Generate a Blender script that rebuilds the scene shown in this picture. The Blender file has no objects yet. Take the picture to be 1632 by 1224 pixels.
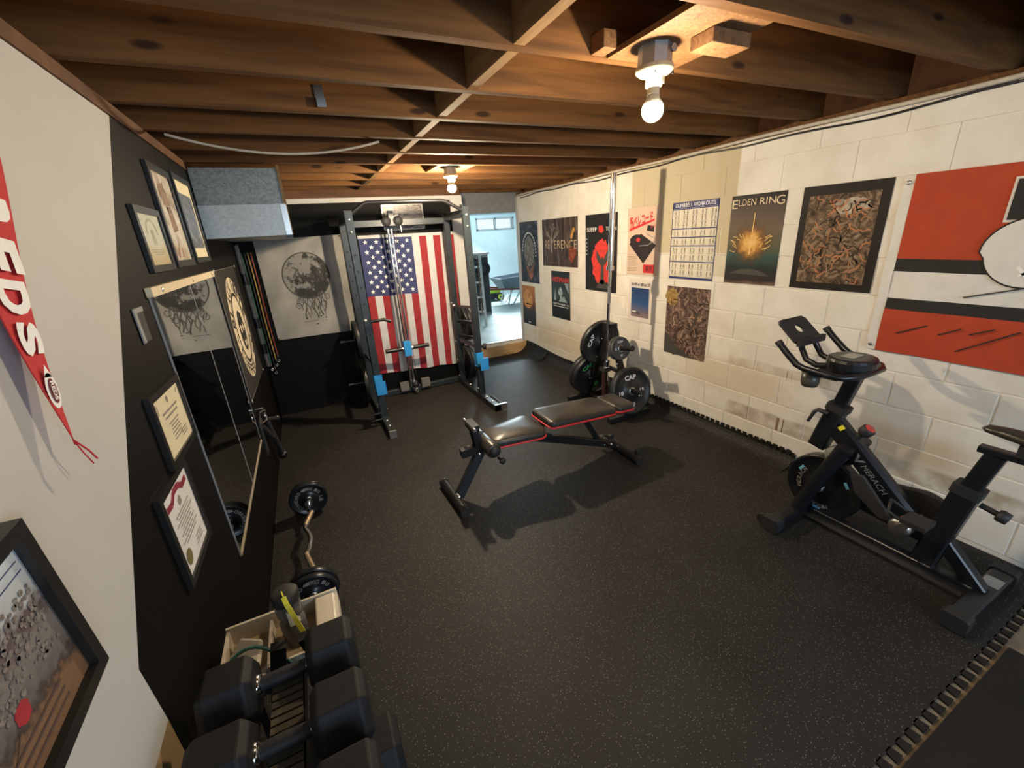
import bpy, bmesh, math, random
from mathutils import Vector, Matrix
random.seed(7)
PI = math.pi
C = bpy.context.scene.collection
SC = bpy.context.scene
# ------------------------------------------------------------------ camera, light, exposure
cam_d = bpy.data.cameras.new('camera'); cam = bpy.data.objects.new('camera', cam_d); C.objects.link(cam)
cam_d.sensor_width = 36.0; cam_d.lens = 36.0 * 660.0 / 1632.0; cam_d.clip_start = 0.02
# rows: room X (right), Y (depth), Z (up) written in camera axes (right, down, forward)
RX = (0.8928959, -0.20437686, 0.40120694); RY = (-0.44595183, -0.27839768, 0.85065957); RZ = (-0.06216005, -0.93846941, -0.33972238)
cam.matrix_world = Matrix(((RX[0], -RX[1], -RX[2], 0.0), (RY[0], -RY[1], -RY[2], 0.0), (RZ[0], -RZ[1], -RZ[2], 1.70), (0, 0, 0, 1)))
SC.camera = cam
SC.view_settings.view_transform = 'Standard'; SC.view_settings.look = 'None'
SC.view_settings.gamma = 1.0; SC.view_settings.use_curve_mapping = False
SC.view_settings.exposure = 0.72
W = bpy.data.worlds.new('sky'); SC.world = W; W.use_nodes = True
W.node_tree.nodes['Background'].inputs[0].default_value = (0.72, 0.86, 1.0, 1); W.node_tree.nodes['Background'].inputs[1].default_value = 1.0
BULB_POWER = 720.0
BULB_COLOR = (1.0, 0.80, 0.54)
def area(name, loc, target, sx, sy, power, col):
    d = bpy.data.lights.new(name, 'AREA'); d.shape = 'RECTANGLE'; d.size = sx; d.size_y = sy; d.energy = power; d.color = col
    o = bpy.data.objects.new(name, d); C.objects.link(o); o.location = loc
    o.rotation_euler = (Vector(target) - Vector(loc)).to_track_quat('-Z', 'Y').to_euler(); return o
area('rear_daylight_fill', (1.2, -2.36, 1.55), (1.2, 2.0, 0.9), 2.2, 1.1, 42.0, (0.62, 0.81, 1.0))  # added fill lamp, daylight from an unseen opening behind the camera
area('far_window_daylight', (4.7, 10.3, 2.0), (3.6, 6.0, 0.4), 1.6, 0.5, 85.0, (0.78, 0.93, 1.0))

# ------------------------------------------------------------------ materials
def nt(name):
    m = bpy.data.materials.new(name); m.use_nodes = True
    t = m.node_tree; return m, t, t.nodes['Principled BSDF'], t.nodes, t.links
def ramp(N, pts, interp='LINEAR'):
    r = N.new('ShaderNodeValToRGB'); r.color_ramp.interpolation = interp
    e = r.color_ramp.elements
    while len(e) < len(pts): e.new(0.5)
    for k, (p, c) in enumerate(pts):
        e[k].position = p; e[k].color = (c[0], c[1], c[2], 1) if len(c) == 3 else c
    return r
def coord(N, L, sc=(1, 1, 1), kind='Object'):
    c = N.new('ShaderNodeTexCoord'); mp = N.new('ShaderNodeMapping'); mp.inputs['Scale'].default_value = sc
    L.new(c.outputs[kind], mp.inputs['Vector']); return mp.outputs['Vector']
def M(name, col, rough=0.5, metal=0.0, var=0.12, scale=25.0, bump=0.0, stretch=(1, 1, 1), spec=0.5, emit=None, alpha=None, trans=0.0):
    m, t, P, N, L = nt(name)
    P.inputs['Roughness'].default_value = rough; P.inputs['Metallic'].default_value = metal
    P.inputs['Specular IOR Level'].default_value = spec
    no = N.new('ShaderNodeTexNoise'); no.inputs['Scale'].default_value = scale; no.inputs['Detail'].default_value = 4
    L.new(coord(N, L, stretch), no.inputs['Vector'])
    lo = tuple(c * (1 - var) for c in col); hi = tuple(min(1, c * (1 + var)) for c in col)
    r = ramp(N, [(0.3, lo), (0.7, hi)]); L.new(no.outputs['Fac'], r.inputs['Fac']); L.new(r.outputs['Color'], P.inputs['Base Color'])
    if bump:
        b = N.new('ShaderNodeBump'); b.inputs['Strength'].default_value = bump; b.inputs['Distance'].default_value = 0.01
        L.new(no.outputs['Fac'], b.inputs['Height']); L.new(b.outputs['Normal'], P.inputs['Normal'])
    if emit:
        P.inputs['Emission Color'].default_value = (*emit[0], 1); P.inputs['Emission Strength'].default_value = emit[1]
    if trans:
        P.inputs['Transmission Weight'].default_value = trans
    return m
def ART(name, stops, scale=6.0, detail=6.0, distort=1.5, stretch=(1, 1, 1), rough=0.35, kind='noise'):
    m, t, P, N, L = nt(name); P.inputs['Roughness'].default_value = rough
    if kind == 'noise':
        n = N.new('ShaderNodeTexNoise'); n.inputs['Detail'].default_value = detail; n.inputs['Distortion'].default_value = distort; out = 'Fac'
    else:
        n = N.new('ShaderNodeTexVoronoi'); out = 'Distance'
    n.inputs['Scale'].default_value = scale; L.new(coord(N, L, stretch), n.inputs['Vector'])
    r = ramp(N, stops); L.new(n.outputs[out], r.inputs['Fac']); L.new(r.outputs['Color'], P.inputs['Base Color'])
    return m
def GRAD(name, stops, h, axis=2, noise=0.25, scale=8.0, rough=0.35):
    """vertical print gradient over a sheet of height h, wobbled by noise"""
    m, t, P, N, L = nt(name); P.inputs['Roughness'].default_value = rough
    v = coord(N, L); s = N.new('ShaderNodeSeparateXYZ'); L.new(v, s.inputs[0])
    a = N.new('ShaderNodeMath'); a.operation = 'DIVIDE'; a.inputs[1].default_value = h; L.new(s.outputs[axis], a.inputs[0])
    n = N.new('ShaderNodeTexNoise'); n.inputs['Scale'].default_value = scale; n.inputs['Detail'].default_value = 6; L.new(v, n.inputs['Vector'])
    b = N.new('ShaderNodeMath'); b.operation = 'MULTIPLY_ADD'; b.inputs[1].default_value = noise; b.inputs[2].default_value = -noise / 2; L.new(n.outputs['Fac'], b.inputs[0])
    c = N.new('ShaderNodeMath'); c.operation = 'ADD'; L.new(a.outputs[0], c.inputs[0]); L.new(b.outputs[0], c.inputs[1])
    r = ramp(N, stops); L.new(c.outputs[0], r.inputs['Fac']); L.new(r.outputs['Color'], P.inputs['Base Color']); return m
def WOOD(name, dark, light, stretch=(1.5, 40, 22), rough=0.75, knots=True):
    m, t, P, N, L = nt(name); P.inputs['Roughness'].default_value = rough; P.inputs['Specular IOR Level'].default_value = 0.25
    oi = N.new('ShaderNodeObjectInfo'); v = coord(N, L, stretch)
    ad = N.new('ShaderNodeVectorMath'); ad.operation = 'ADD'; L.new(v, ad.inputs[0])
    mu = N.new('ShaderNodeVectorMath'); mu.operation = 'SCALE'; mu.inputs[0].default_value = (17, 31, 9); L.new(oi.outputs['Random'], mu.inputs['Scale']); L.new(mu.outputs[0], ad.inputs[1])
    n = N.new('ShaderNodeTexNoise'); n.inputs['Scale'].default_value = 1.0; n.inputs['Detail'].default_value = 6; n.inputs['Distortion'].default_value = 0.6; L.new(ad.outputs[0], n.inputs['Vector'])
    r = ramp(N, [(0.28, dark), (0.72, light)]); L.new(n.outputs['Fac'], r.inputs['Fac']); col = r.outputs['Color']
    if knots:
        vo = N.new('ShaderNodeTexVoronoi'); vo.inputs['Scale'].default_value = 1.0
        v2 = coord(N, L, (2.6, 9, 8)); a2 = N.new('ShaderNodeVectorMath'); a2.operation = 'ADD'; L.new(v2, a2.inputs[0]); L.new(mu.outputs[0], a2.inputs[1]); L.new(a2.outputs[0], vo.inputs['Vector'])
        r2 = ramp(N, [(0.07, (0.22, 0.18, 0.16)), (0.13, (1, 1, 1))]); L.new(vo.outputs['Distance'], r2.inputs['Fac'])
        mx = N.new('ShaderNodeMixRGB'); mx.blend_type = 'MULTIPLY'; mx.inputs[0].default_value = 1; L.new(col, mx.inputs[1]); L.new(r2.outputs['Color'], mx.inputs[2]); col = mx.outputs[0]
    L.new(col, P.inputs['Base Color'])
    b = N.new('ShaderNodeBump'); b.inputs['Strength'].default_value = 0.25; b.inputs['Distance'].default_value = 0.004; L.new(n.outputs['Fac'], b.inputs['Height']); L.new(b.outputs['Normal'], P.inputs['Normal'])
    return m
def RUBBER(name, base, speck=0.19, rough=0.62, dens=0.19):
    m, t, P, N, L = nt(name); P.inputs['Roughness'].default_value = rough; P.inputs['Specular IOR Level'].default_value = 0.32
    g = N.new('ShaderNodeNewGeometry')
    vo = N.new('ShaderNodeTexVoronoi'); vo.inputs['Scale'].default_value = 125; L.new(g.outputs['Position'], vo.inputs['Vector'])
    r = ramp(N, [(0.0, (1, 1, 1)), (dens, (1, 1, 1)), (dens + 0.05, (0, 0, 0))]); L.new(vo.outputs['Distance'], r.inputs['Fac'])
    wn = N.new('ShaderNodeSeparateXYZ'); L.new(vo.outputs['Color'], wn.inputs[0])
    gt = N.new('ShaderNodeMath'); gt.operation = 'GREATER_THAN'; gt.inputs[1].default_value = 0.55; L.new(wn.outputs[0], gt.inputs[0])
    mu = N.new('ShaderNodeMath'); mu.operation = 'MULTIPLY'; L.new(r.outputs['Color'], mu.inputs[0]); L.new(gt.outputs[0], mu.inputs[1])
    n = N.new('ShaderNodeTexNoise'); n.inputs['Scale'].default_value = 2.2; n.inputs['Detail'].default_value = 5; L.new(g.outputs['Position'], n.inputs['Vector'])
    rb = ramp(N, [(0.3, tuple(c * 0.75 for c in base)), (0.7, tuple(c * 1.3 for c in base))]); L.new(n.outputs['Fac'], rb.inputs['Fac'])
    mx = N.new('ShaderNodeMixRGB'); L.new(mu.outputs[0], mx.inputs[0]); L.new(rb.outputs['Color'], mx.inputs[1]); mx.inputs[2].default_value = (speck, speck * 0.95, speck * 0.85, 1)
    L.new(mx.outputs[0], P.inputs['Base Color'])
    n2 = N.new('ShaderNodeTexNoise'); n2.inputs['Scale'].default_value = 260; L.new(g.outputs['Position'], n2.inputs['Vector'])
    b = N.new('ShaderNodeBump'); b.inputs['Strength'].default_value = 0.25; b.inputs['Distance'].default_value = 0.003; L.new(n2.outputs['Fac'], b.inputs['Height']); L.new(b.outputs['Normal'], P.inputs['Normal'])
    return m
def BLOCKPAINT(name):
    """cream block paint; an older tan unpainted field, dirt bands low on the wall, soft tan patches painting in warm light blotches"""
    m, t, P, N, L = nt(name); P.inputs['Roughness'].default_value = 0.7; P.inputs['Specular IOR Level'].default_value = 0.25
    g = N.new('ShaderNodeNewGeometry'); s = N.new('ShaderNodeSeparateXYZ'); L.new(g.outputs['Position'], s.inputs[0]); Y, Z = s.outputs[1], s.outputs[2]
    def noise(sc, det=5, vec=None):
        n = N.new('ShaderNodeTexNoise'); n.inputs['Scale'].default_value = sc; n.inputs['Detail'].default_value = det; L.new(vec or g.outputs['Position'], n.inputs['Vector']); return n.outputs['Fac']
    def rng(src, a, b, soft):
        r = ramp(N, [(0, (0, 0, 0)), (0.0001, (0, 0, 0)), (0.5, (1, 1, 1)), (0.9999, (0, 0, 0))])
        mr = N.new('ShaderNodeMapRange'); mr.inputs['From Min'].default_value = a - soft; mr.inputs['From Max'].default_value = a; mr.clamp = True; L.new(src, mr.inputs['Value'])
        m2 = N.new('ShaderNodeMapRange'); m2.inputs['From Min'].default_value = b; m2.inputs['From Max'].default_value = b + soft; m2.inputs['To Min'].default_value = 1; m2.inputs['To Max'].default_value = 0; m2.clamp = True; L.new(src, m2.inputs['Value'])
        return mul(mr.outputs[0], m2.outputs[0])
    def mul(a, b):
        q = N.new('ShaderNodeMath'); q.operation = 'MULTIPLY'
        for k, x in enumerate((a, b)):
            if isinstance(x, (int, float)): q.inputs[k].default_value = x
            else: L.new(x, q.inputs[k])
        return q.outputs[0]
    def mix(fac, a, colr):
        x = N.new('ShaderNodeMixRGB'); L.new(fac, x.inputs[0]); L.new(a, x.inputs[1]); x.inputs[2].default_value = (*colr, 1); return x.outputs[0]
    def thr(src, a, b):
        r = ramp(N, [(a, (0, 0, 0)), (b, (1, 1, 1))]); L.new(src, r.inputs['Fac']); return r.outputs['Color']
    r0 = ramp(N, [(0.3, (0.66, 0.62, 0.55)), (0.7, (0.76, 0.73, 0.67))]); L.new(noise(6), r0.inputs['Fac']); col = r0.outputs['Color']
    col = mix(mul(mul(rng(Y, 2.16, 3.22, 0.012), rng(Z, 1.47, 3.0, 0.01)), 0.85), col, (0.50, 0.42, 0.27))
    col = mix(mul(mul(rng(Y, 2.16, 2.32, 0.012), rng(Z, 1.30, 3.0, 0.01)), 0.5), col, (0.50, 0.42, 0.27))
    wob = noise(9)
    col = mix(mul(mul(rng(Y, 1.35, 2.05, 0.03), rng(Z, 0.635, 0.70, 0.015)), mul(thr(wob, 0.30, 0.55), 0.55)), col, (0.40, 0.31, 0.21))
    col = mix(mul(mul(rng(Y, -1.0, 2.02, 0.03), rng(Z, 0.245, 0.335, 0.02)), mul(thr(wob, 0.28, 0.6), 0.75)), col, (0.30, 0.235, 0.16))
    col = mix(mul(mul(rng(Y, 1.72, 2.3, 0.3), rng(Z, 0.46, 0.60, 0.1)), 0.45), col, (0.52, 0.37, 0.19))  # soft tan patch: warm light blotch put into the wall colour
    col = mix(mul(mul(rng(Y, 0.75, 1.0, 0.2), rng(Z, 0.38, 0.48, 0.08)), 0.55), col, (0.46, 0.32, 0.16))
    col = mix(mul(mul(rng(Y, 3.5, 5.0, 0.35), rng(Z, 0.28, 0.45, 0.12)), 0.4), col, (0.56, 0.40, 0.20))  # warm light blotch painted in toward the doorway
    v = N.new('ShaderNodeVectorMath'); v.operation = 'MULTIPLY'; v.inputs[1].default_value = (1, 60, 1.5); L.new(g.outputs['Position'], v.inputs[0])
    st = thr(noise(1.0, 3, v.outputs[0]), 0.56, 0.62)
    col = mix(mul(mul(rng(Y, 1.55, 1.66, 0.01), rng(Z, 0.63, 0.69, 0.01)), mul(st, 0.9)), col, (0.16, 0.07, 0.03))
    col = mix(mul(mul(rng(Y, 1.58, 1.66, 0.01), rng(Z, 0.235, 0.33, 0.01)), mul(st, 0.9)), col, (0.14, 0.06, 0.03))
    col = mix(mul(thr(noise(2.3), 0.62, 0.75), 0.35), col, (0.55, 0.50, 0.42))
    L.new(col, P.inputs['Base Color'])
    b = N.new('ShaderNodeBump'); b.inputs['Strength'].default_value = 0.35; b.inputs['Distance'].default_value = 0.004; L.new(noise(70, 6), b.inputs['Height']); L.new(b.outputs['Normal'], P.inputs['Normal'])
    return m
def GALV(name, lo=(0.19, 0.205, 0.195), hi=(0.29, 0.31, 0.30)):
    m, t, P, N, L = nt(name); P.inputs['Metallic'].default_value = 0.6; P.inputs['Roughness'].default_value = 0.48
    vo = N.new('ShaderNodeTexVoronoi'); vo.inputs['Scale'].default_value = 80; L.new(coord(N, L), vo.inputs['Vector'])
    s = N.new('ShaderNodeSeparateXYZ'); L.new(vo.outputs['Color'], s.inputs[0])
    r = ramp(N, [(0.0, lo), (1.0, hi)]); L.new(s.outputs[0], r.inputs['Fac']); L.new(r.outputs['Color'], P.inputs['Base Color']); return m

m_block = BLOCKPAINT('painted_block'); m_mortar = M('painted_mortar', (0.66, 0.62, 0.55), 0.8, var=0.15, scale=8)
m_white = M('white_wall_paint', (0.46, 0.455, 0.445), 0.65, var=0.03, scale=5, bump=0.05, spec=0.3)
m_black = M('black_wall_paint', (0.0036, 0.0034, 0.0034), 0.6, var=0.12, scale=6, bump=0.05, spec=0.12)
m_conc = M('bare_concrete', (0.20, 0.155, 0.10), 0.75, var=0.3, scale=5, bump=0.2)
m_fconc = M('pale_far_concrete', (0.46, 0.52, 0.50), 0.45, var=0.35, scale=2.2, bump=0.1)
m_fwall = M('pale_blue_far_wall', (0.70, 0.79, 0.82), 0.7, var=0.05, scale=4)
m_wood = WOOD('joist_wood', (0.058, 0.024, 0.007), (0.165, 0.073, 0.021))
m_wood2 = WOOD('pale_block_wood', (0.20, 0.115, 0.05), (0.34, 0.215, 0.105), (30, 4, 30), knots=False)
m_sub = WOOD('subfloor_boards', (0.07, 0.033, 0.016), (0.14, 0.065, 0.03), (2, 8, 8), knots=False)
m_sill = WOOD('sill_pine', (0.42, 0.24, 0.10), (0.62, 0.42, 0.21), (3, 30, 25))
m_osb = ART('chipboard', [(0.3, (0.08, 0.032, 0.009)), (0.5, (0.145, 0.066, 0.020)), (0.7, (0.18, 0.09, 0.03))], 40, 6, 2, rough=0.8)
m_rub = RUBBER('speckled_rubber', (0.0150, 0.0138, 0.0125))
m_rub2 = RUBBER('plain_rubber', (0.010, 0.0085, 0.0075), 0.04, dens=0.1)
m_steel = M('charcoal_powder_coat', (0.022, 0.030, 0.036), 0.38, 0.2, var=0.1, scale=60)
m_blk = M('black_steel', (0.012, 0.012, 0.014), 0.35, 0.1, var=0.15, scale=60)
m_blkm = M('matte_black_plastic', (0.016, 0.016, 0.017), 0.6, var=0.2, scale=40)
m_chrome = M('chrome', (0.78, 0.78, 0.77), 0.12, 1.0, var=0.03)
m_satin = M('satin_steel', (0.55, 0.54, 0.52), 0.3, 1.0, var=0.06)
m_bolt = M('bright_bolt', (0.85, 0.85, 0.82), 0.25, 0.8, var=0.05)
m_blue = M('bright_blue_plastic', (0.03, 0.30, 0.72), 0.4, var=0.06)
m_hole = M('hole_black', (0.006, 0.006, 0.007), 0.7)
m_plate = M('black_rubber_plate', (0.017, 0.018, 0.020), 0.42, var=0.2, scale=30, bump=0.05)
m_gplate = M('grey_iron_plate', (0.075, 0.078, 0.082), 0.45, 0.3, var=0.1)
m_tpr = M('white_print', (0.80, 0.80, 0.78), 0.5, var=0.02)
m_green = M('green_print', (0.06, 0.45, 0.12), 0.5, var=0.05)
m_leather = M('black_vinyl', (0.030, 0.027, 0.023), 0.33, var=0.12, scale=90, bump=0.08)
m_redp = M('red_piping', (0.62, 0.03, 0.035), 0.45, var=0.08)
m_galv = GALV('galvanised_sheet'); m_galv2 = GALV('lit_galvanised_sheet', (0.40, 0.43, 0.43), (0.48, 0.51, 0.51))  # second sheet is lighter: bright reflection put into its colour
m_mirror = M('mirror_silver', (0.78, 0.80, 0.80), 0.02, 1.0, var=0.01)
m_cream = M('cream_strip_wood', (0.62, 0.52, 0.36), 0.6, var=0.08)
m_frame = M('black_frame', (0.012, 0.012, 0.012), 0.35, var=0.1)
m_paper = M('cream_certificate', (0.66, 0.60, 0.42), 0.5, var=0.05, scale=12)
m_paperw = M('white_certificate', (0.66, 0.66, 0.66), 0.5, var=0.05, scale=12)
m_ink = M('dark_ink', (0.05, 0.045, 0.04), 0.7)
m_inkg = M('grey_ink', (0.22, 0.20, 0.17), 0.7)
m_red = M('pennant_red_felt', (0.46, 0.018, 0.022), 0.85, var=0.1, scale=80, bump=0.1)
m_felt = M('white_felt', (0.78, 0.78, 0.77), 0.85, var=0.04)
m_fred = M('flag_red', (0.27, 0.014, 0.020), 0.8, var=0.1, scale=14)
m_fwhite = M('flag_white', (0.50, 0.495, 0.51), 0.8, var=0.05, scale=14)
m_fblue = M('flag_blue', (0.030, 0.040, 0.125), 0.8, var=0.1, scale=14)
m_orange = M('orange_cloth', (0.40, 0.045, 0.012), 0.8, var=0.1, scale=10)
m_cblack = M('black_cloth', (0.014, 0.012, 0.011), 0.8, var=0.1, scale=10)
m_cwhite = M('white_cloth', (0.66, 0.64, 0.60), 0.8, var=0.06, scale=10)
m_canvas = M('grey_canvas', (0.27, 0.265, 0.25), 0.85, var=0.22, scale=3.5)
m_porc = M('cream_porcelain', (0.42, 0.38, 0.27), 0.35, var=0.04)
m_boxm = M('grey_junction_box', (0.22, 0.235, 0.24), 0.4, 0.6, var=0.1)
m_bulb = M('lit_bulb', (1, 0.9, 0.7), 0.4, emit=(BULB_COLOR, BULB_POWER)); m_bulb2 = M('lit_bulb_brighter', (1, 0.9, 0.7), 0.4, emit=(BULB_COLOR, BULB_POWER * 3.3))
m_cable = M('white_cable', (0.48, 0.43, 0.36), 0.6)
m_tan = M('tan_board', (0.40, 0.27, 0.13), 0.6, var=0.15, scale=7)
m_plas = M('cream_plastic', (0.62, 0.56, 0.46), 0.45, var=0.06)
m_plasd = M('tan_plastic', (0.40, 0.31, 0.19), 0.5, var=0.1)
m_glass = M('smoky_bottle_plastic', (0.10, 0.10, 0.11), 0.15, var=0.1)
m_yel = M('yellow_strap', (0.80, 0.72, 0.05), 0.5)
m_yelg = M('lime_plastic', (0.50, 0.72, 0.04), 0.45)
m_gcord = M('green_cord', (0.03, 0.12, 0.10), 0.6, var=0.4, scale=120)
m_clear = M('clear_acrylic', (0.9, 0.9, 0.9), 0.1, trans=0.85)
m_gtape = M('grey_plastic', (0.24, 0.24, 0.24), 0.5)
m_wbgrey = M('barrow_grey', (0.18, 0.22, 0.26), 0.5, var=0.1)
m_wbred = M('barrow_red_wood', (0.20, 0.04, 0.035), 0.6)
m_redk = M('red_knob', (0.55, 0.06, 0.05), 0.4)
m_hex = M('hex_rubber', (0.008, 0.008, 0.009), 0.62, var=0.15, scale=60, bump=0.06, spec=0.3)
m_bandg = M('green_band', (0.012, 0.085, 0.065), 0.5); m_bandy = M('yellow_band', (0.34, 0.23, 0.06), 0.5); m_bandr = M('red_band', (0.20, 0.035, 0.02), 0.5)
m_lblue = M('light_blue_mark', (0.18, 0.48, 0.68), 0.4)
m_grey = M('cool_grey_sheet', (0.20, 0.205, 0.21), 0.6)

# ------------------------------------------------------------------ geometry helpers
LOC = {}
class MB:
    def __init__(s): s.v = []; s.f = []; s.mi = []; s.sm = []
    def add(s, vs, fs, mi=0, smooth=False):
        n = len(s.v); s.v += [Vector(p) for p in vs]
        for q in fs: s.f.append([n + i for i in q]); s.mi.append(mi); s.sm.append(smooth)
        return s
    def box(s, a, b, mi=0):
        x0, y0, z0 = a; x1, y1, z1 = b
        vs = [(x0, y0, z0), (x1, y0, z0), (x1, y1, z0), (x0, y1, z0), (x0, y0, z1), (x1, y0, z1), (x1, y1, z1), (x0, y1, z1)]
        return s.add(vs, [(0, 3, 2, 1), (4, 5, 6, 7), (0, 1, 5, 4), (1, 2, 6, 5), (2, 3, 7, 6), (3, 0, 4, 7)], mi)
    def bar(s, p, q, w, h, up=(0, 0, 1), mi=0, ch=0.0):
        """box beam from p to q, w across, h along 'up'; optional chamfer ch"""
        p, q = Vector(p), Vector(q); d = (q - p).normalized(); up = Vector(up)
        if abs(d.dot(up)) > 0.98: up = Vector((0, 1, 0)) if abs(d.y) < 0.9 else Vector((1, 0, 0))
        sd = d.cross(up).normalized(); u = sd.cross(d)
        a, b = w / 2, h / 2
        if ch: pr = [(-a + ch, -b), (a - ch, -b), (a, -b + ch), (a, b - ch), (a - ch, b), (-a + ch, b), (-a, b - ch), (-a, -b + ch)]
        else: pr = [(-a, -b), (a, -b), (a, b), (-a, b)]
        n = len(pr); vs = [p + sd * x + u * y for x, y in pr] + [q + sd * x + u * y for x, y in pr]
        fs = [(i, n + i, n + (i + 1) % n, (i + 1) % n) for i in range(n)] + [tuple(range(n)), tuple(range(2 * n - 1, n - 1, -1))]
        return s.add(vs, fs, mi)
    def lathe(s, o, ax, prof, seg=24, mi=0, smooth=True, ref=None):
        """prof = [(r, t)...] about axis ax from o; r=0 ends close the shape"""
        o = Vector(o); ax = Vector(ax).normalized(); rf = Vector(ref) if ref else (Vector((0, 0, 1)) if abs(ax.z) < 0.9 else Vector((1, 0, 0)))
        e1 = (rf - ax * rf.dot(ax)).normalized(); e2 = ax.cross(e1); vs = []; idx = []
        for r, t in prof:
            if r < 1e-6: idx.append([len(vs)] * seg); vs.append(o + ax * t)
            else:
                idx.append(list(range(len(vs), len(vs) + seg)))
                vs += [o + ax * t + (e1 * math.cos(2 * PI * k / seg) + e2 * math.sin(2 * PI * k / seg)) * r for k in range(seg)]
        fs = []
        for a, b in zip(idx[:-1], idx[1:]):
            for k in range(seg):
                q = [a[k], a[(k + 1) % seg], b[(k + 1) % seg], b[k]]; q2 = []
                for i in q:
                    if i not in q2: q2.append(i)
                if len(q2) > 2: fs.append(q2)
        return s.add(vs, fs, mi, smooth)
    def cyl(s, p, q, r, seg=14, mi=0, r2=None, smooth=True):
        p, q = Vector(p), Vector(q); h = (q - p).length; r2 = r if r2 is None else r2
        s.lathe(p, q - p, [(r, 0), (r2, h)], seg, mi, smooth)
        s.lathe(p, q - p, [(0, 0), (r, 0)], seg, mi, False); return s.lathe(p, q - p, [(r2, h), (0, h)], seg, mi, False)
    def tube(s, pts, r, seg=10, mi=0, caps=True):
        pts = [Vector(p) for p in pts]; n = len(pts); vs = []; up = None
        for i, p in enumerate(pts):
            d = (pts[min(i + 1, n - 1)] - pts[max(i - 1, 0)]).normalized()
            if up is None: up = Vector((0, 0, 1)) if abs(d.z) < 0.9 else Vector((0, 1, 0))
            e1 = (up - d * up.dot(d)).normalized(); up = e1; e2 = d.cross(e1); rr = r[i] if isinstance(r, (list, tuple)) else r
            vs += [p + (e1 * math.cos(2 * PI * k / seg) + e2 * math.sin(2 * PI * k / seg)) * rr for k in range(seg)]
        fs = [(i * seg + k, i * seg + (k + 1) % seg, (i + 1) * seg + (k + 1) % seg, (i + 1) * seg + k) for i in range(n - 1) for k in range(seg)]
        s.add(vs, fs, mi, True)
        if caps: s.add(vs[:seg], [tuple(range(seg - 1, -1, -1))], mi); s.add(vs[-seg:], [tuple(range(seg))], mi)
        return s
    def prism(s, F, poly, t0, t1, mi=0):
        """polygon in frame F extruded from t0 to t1 along its normal"""
        n = len(poly); vs = [F(a, b, t0) for a, b in poly] + [F(a, b, t1) for a, b in poly]
        ar = sum(poly[i][0] * poly[(i + 1) % n][1] - poly[(i + 1) % n][0] * poly[i][1] for i in range(n))
        fs = [tuple(range(n, 2 * n)), tuple(range(n - 1, -1, -1))] + [(i, (i + 1) % n, n + (i + 1) % n, n + i) for i in range(n)]
        if ar < 0: fs = [tuple(reversed(q)) for q in fs]
        return s.add(vs, fs, mi)
    def build(s, name, mats, parent=None, loc=None, bevel=0.0):
        if not isinstance(mats, (list, tuple)): mats = [mats]
        off = Vector(loc) if loc is not None else (LOC[parent.name] if parent else Vector((0, 0, 0)))
        me = bpy.data.meshes.new(name); me.from_pydata([p - off for p in s.v], [], s.f); me.update()
        for m in mats: me.materials.append(m)
        me.polygons.foreach_set('material_index', s.mi); me.polygons.foreach_set('use_smooth', s.sm)
        o = bpy.data.objects.new(name, me); C.objects.link(o)
        if parent: o.parent = parent; LOC[o.name] = LOC[parent.name]
        else: o.location = off; LOC[o.name] = off
        if bevel:
            b = o.modifiers.new('bevel', 'BEVEL'); b.width = bevel; b.segments = 2; b.limit_method = 'ANGLE'; b.angle_limit = 0.6
        return o
class FR:
    """flat frame: origin plus axes u (right), v (up), n (out of the surface)"""
    def __init__(s, o, u, v): s.o = Vector(o); s.u = Vector(u).normalized(); s.v = Vector(v).normalized(); s.n = s.u.cross(s.v)
    def __call__(s, a, b, c=0.0): return s.o + s.u * a + s.v * b + s.n * c
def tag(o, label, cat, group=None, kind=None):
    o['label'] = label; o['category'] = cat
    if group: o['group'] = group
    if kind: o['kind'] = kind
    return o
def struct(o): o['kind'] = 'structure'; return o
def thing(name, label, cat, loc, group=None):
    o = bpy.data.objects.new(name, None); C.objects.link(o); o.location = loc; o.empty_display_size = 0.1; LOC[o.name] = Vector(loc)
    return tag(o, label, cat, group)
def copy_tree(o, parent=None, loc=None):
    c = o.copy(); C.objects.link(c); LOC[c.name] = Vector(loc) if loc is not None else LOC[o.name]
    if parent: c.parent = parent
    if loc is not None: c.location = loc
    for ch in list(o.children): copy_tree(ch, c)
    return c
_txt = {}
def text_mesh(s, bold):
    if (s, bold) not in _txt:
        cu = bpy.data.curves.new('t', 'FONT'); cu.body = s; cu.size = 1; cu.offset = bold; cu.resolution_u = 3; cu.align_x = 'LEFT'
        o = bpy.data.objects.new('t', cu); C.objects.link(o); dg = bpy.context.evaluated_depsgraph_get(); dg.update()
        me = o.evaluated_get(dg).to_mesh(); vs = [Vector(v.co) for v in me.vertices]; fs = [tuple(p.vertices) for p in me.polygons]
        o.evaluated_get(dg).to_mesh_clear(); bpy.data.objects.remove(o); bpy.data.curves.remove(cu)
        _txt[(s, bold)] = (vs, fs)
    return _txt[(s, bold)]
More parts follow.
